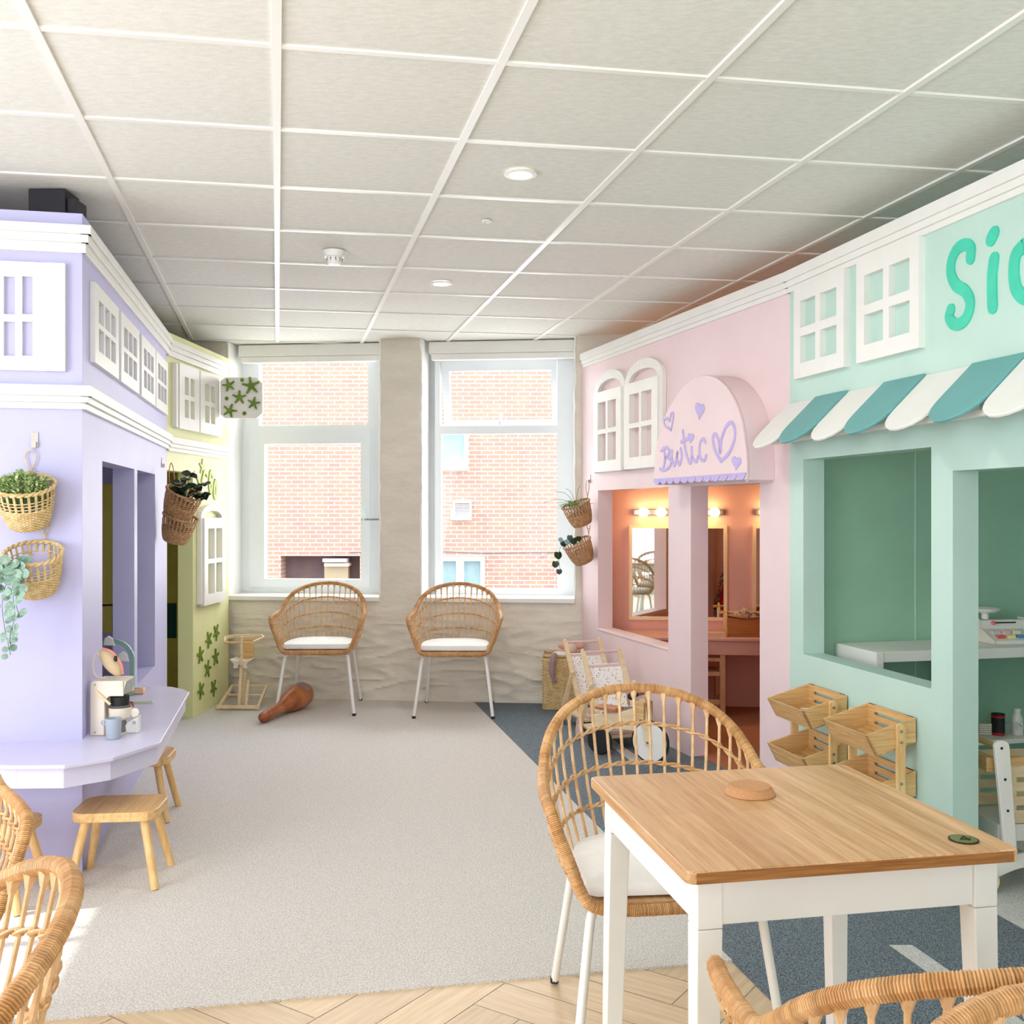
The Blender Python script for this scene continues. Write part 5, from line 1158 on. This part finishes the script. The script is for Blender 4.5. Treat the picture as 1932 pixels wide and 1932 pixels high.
t = lathe_thing('toy_pot', 'cream toy pot under the coffee machine spout, with a round side handle', 'toy pot', pc+Vector((0, -.01, .052)), [('bowl', M_cream, [(.002, 0), (.030, .0), (.041, .010), (.044, .048), (.041, .048), (.036, .01), (.002, .006)], 30)])
m = MB(); m.lathe([(.008, -.004), (.017, -.004), (.017, .004), (.008, .004)], (.056, 0, .026), 16, M=Matrix.Rotation(R(90), 3, 'X')); m.build('handle', M_cream, t, smooth=True)
lathe_thing('toy_saucepan', 'grey toy pan with black side stacked in the coffee machine above the cream pot', 'toy pan', pc+Vector((0, -.01, .1015)), [('pan_rim', M_grey, [(.002, 0), (.038, 0), (.041, .006), (.002, .008)], 26), ('pan_side', M_black, [(.002, .008), (.034, .008), (.035, .040), (.002, .042)], 26)])
lathe_thing('stacked_cup', 'low upturned cup supporting the cream pot', 'cup', pc+Vector((0, -.01, .0065)), [('cup', M_grey, [(.002, 0), (.026, 0), (.022, .044), (.002, .045)], 22)]) 
cp = F(214, 1393, zc_); t = lathe_thing('blue_cup', 'blue-grey plastic cup standing in front of the coffee machine', 'cup', (cp.x, cp.y, zc_), [('cup', M_bluegr, [(.002, 0), (.0235, 0), (.0255, .003), (.0295, .076), (.0275, .076), (.0235, .006), (.002, .005)], 36)])
m = MB(); m.tube(smooth_curve([Vector(p) for p in ((-.028, -.004, .068), (-.040, -.006, .066), (-.041, -.006, .054), (-.028, -.004, .052))], 4), .003, 6); m.build('handle', M_bluegr, t, smooth=True)
wb_ = F(246, 1383, zc_); t = thing('white_toy_block', 'small white wooden wedge with a grey button right of the blue cup', 'toy block', (wb_.x, wb_.y, zc_), .15)
m = MB(); m.prism([(-.03, 0, 0), (.028, 0, 0), (.028, 0, .062), (-.012, 0, .040), (-.03, 0, .012)], (0, .05, 0)); m.build('wedge', M_white, t, bevel=.002); m = MB(); m.box(.008, .02, -.0025, 0, .034, .046); m.build('button', M_bluegr, t, bevel=.001)
sp_ = F(240, 1334, zc_); t = thing('toy_spoon', 'brown bowl-ended toy scoop with a pale green handle behind the coffee machine', 'toy scoop', (sp_.x+.01, sp_.y, zc_), -.03)
m = MB(); m.lathe([(.002, 0), (.018, 0), (.022, .02), (.018, .02), (.014, .006), (.002, .005)], n=20); m.build('scoop_bowl', M_brown, t, smooth=True); m = MB(); m.beam((.016, 0, .018), (.105, 0, .020), .012, .012); m.build('handle', M_greenc, t, bevel=.003)
br_ = F(258, 1309, zc_); t = thing('wooden_card_reader', 'pinkish wooden toy block lying at the far end of the lavender counter', 'toy block', (br_.x, br_.y, zc_), .15); m = MB(); m.box(-.045, .035, -.02, .03, 0, .028); m.build('block', M_chair, t, bevel=.007); m = MB(); m.box(-.035, .02, -.015, .025, .028, .031); m.build('grey_pad', mat('soft_grey', (206, 208, 204), .5), t, bevel=.001)
hx0 = Vector((cm_o.x+.055, cm_o.y+.05, ZC+.2085)); pg = thing('animal_pouch', 'beige animal-shaped toy pouch leaning on top of the coffee machine', 'toy pouch', hx0)
Mr_ = Matrix.Rotation(R(-38), 3, 'Y'); m = MB(); m.ball((.008, 0, .062), .046, 22, 14, (.62, .62, 1.35), Mr_); m.build('body', mat('beige_felt', (214, 190, 152), .9, .05, 20), pg, smooth=True)
m = MB(); m.ball((-.030, -.006, .092), .012, 10, 8, (1.2, .6, .9)); m.build('ear', M_cream, pg, smooth=True); m = MB(); m.ball((.035, -.022, .08), .008, 8, 6, (1, .6, 1.5)); m.build('dark_nose', M_black, pg, smooth=True)
m = MB(); m.tube(smooth_curve([Vector(p) for p in ((-.035, 0, .105), (-.055, -.005, .085), (-.058, -.006, .04), (-.045, -.004, .008), (-.015, .0, .004))], 5), .003, 6); m.build('strap', M_cream, pg, smooth=True)
m = MB(); m.tube(smooth_curve([Vector(p) for p in ((-.02, -.012, .118), (.02, -.018, .105), (.055, -.02, .06), (.06, -.015, .02))], 5), .004, 6); m.build('pink_trim', mat('coral_felt', (222, 140, 124), .9), pg, smooth=True)
ab = F(196, 1318, zc_); rb_ = thing('toy_arch_lamp', 'sage green arch with two white bird shapes behind the pouch', 'toy arch', (ab.x, ab.y+.10, zc_), .1)
m = MB(); ac = [(.088*math.cos(math.pi*k/24), 0, .16+.088*math.sin(math.pi*k/24)) for k in range(25)]
pts = [(.088, 0, 0)]+ac+[(-.088, 0, 0)]
for a, b in zip(pts, pts[1:]): m.beam(a, b, .02, .018, (0, 1, 0))
m.build('arch', M_sage, rb_); m = MB(); m.box(-.10, .10, -.03, .03, 0, .01); m.build('foot', M_sage, rb_)
for x, z, nm in ((-.012, .248, 'bird'), (.052, .175, 'bird')): m = MB(); m.prism([(x-.026, -.012, z-.018), (x+.026, -.012, z-.022), (x+.016, -.012, z+.012), (x-.004, -.012, z+.026), (x-.022, -.012, z+.014)], (0, .012, 0)); m.build(nm, M_white, rb_, bevel=.003)
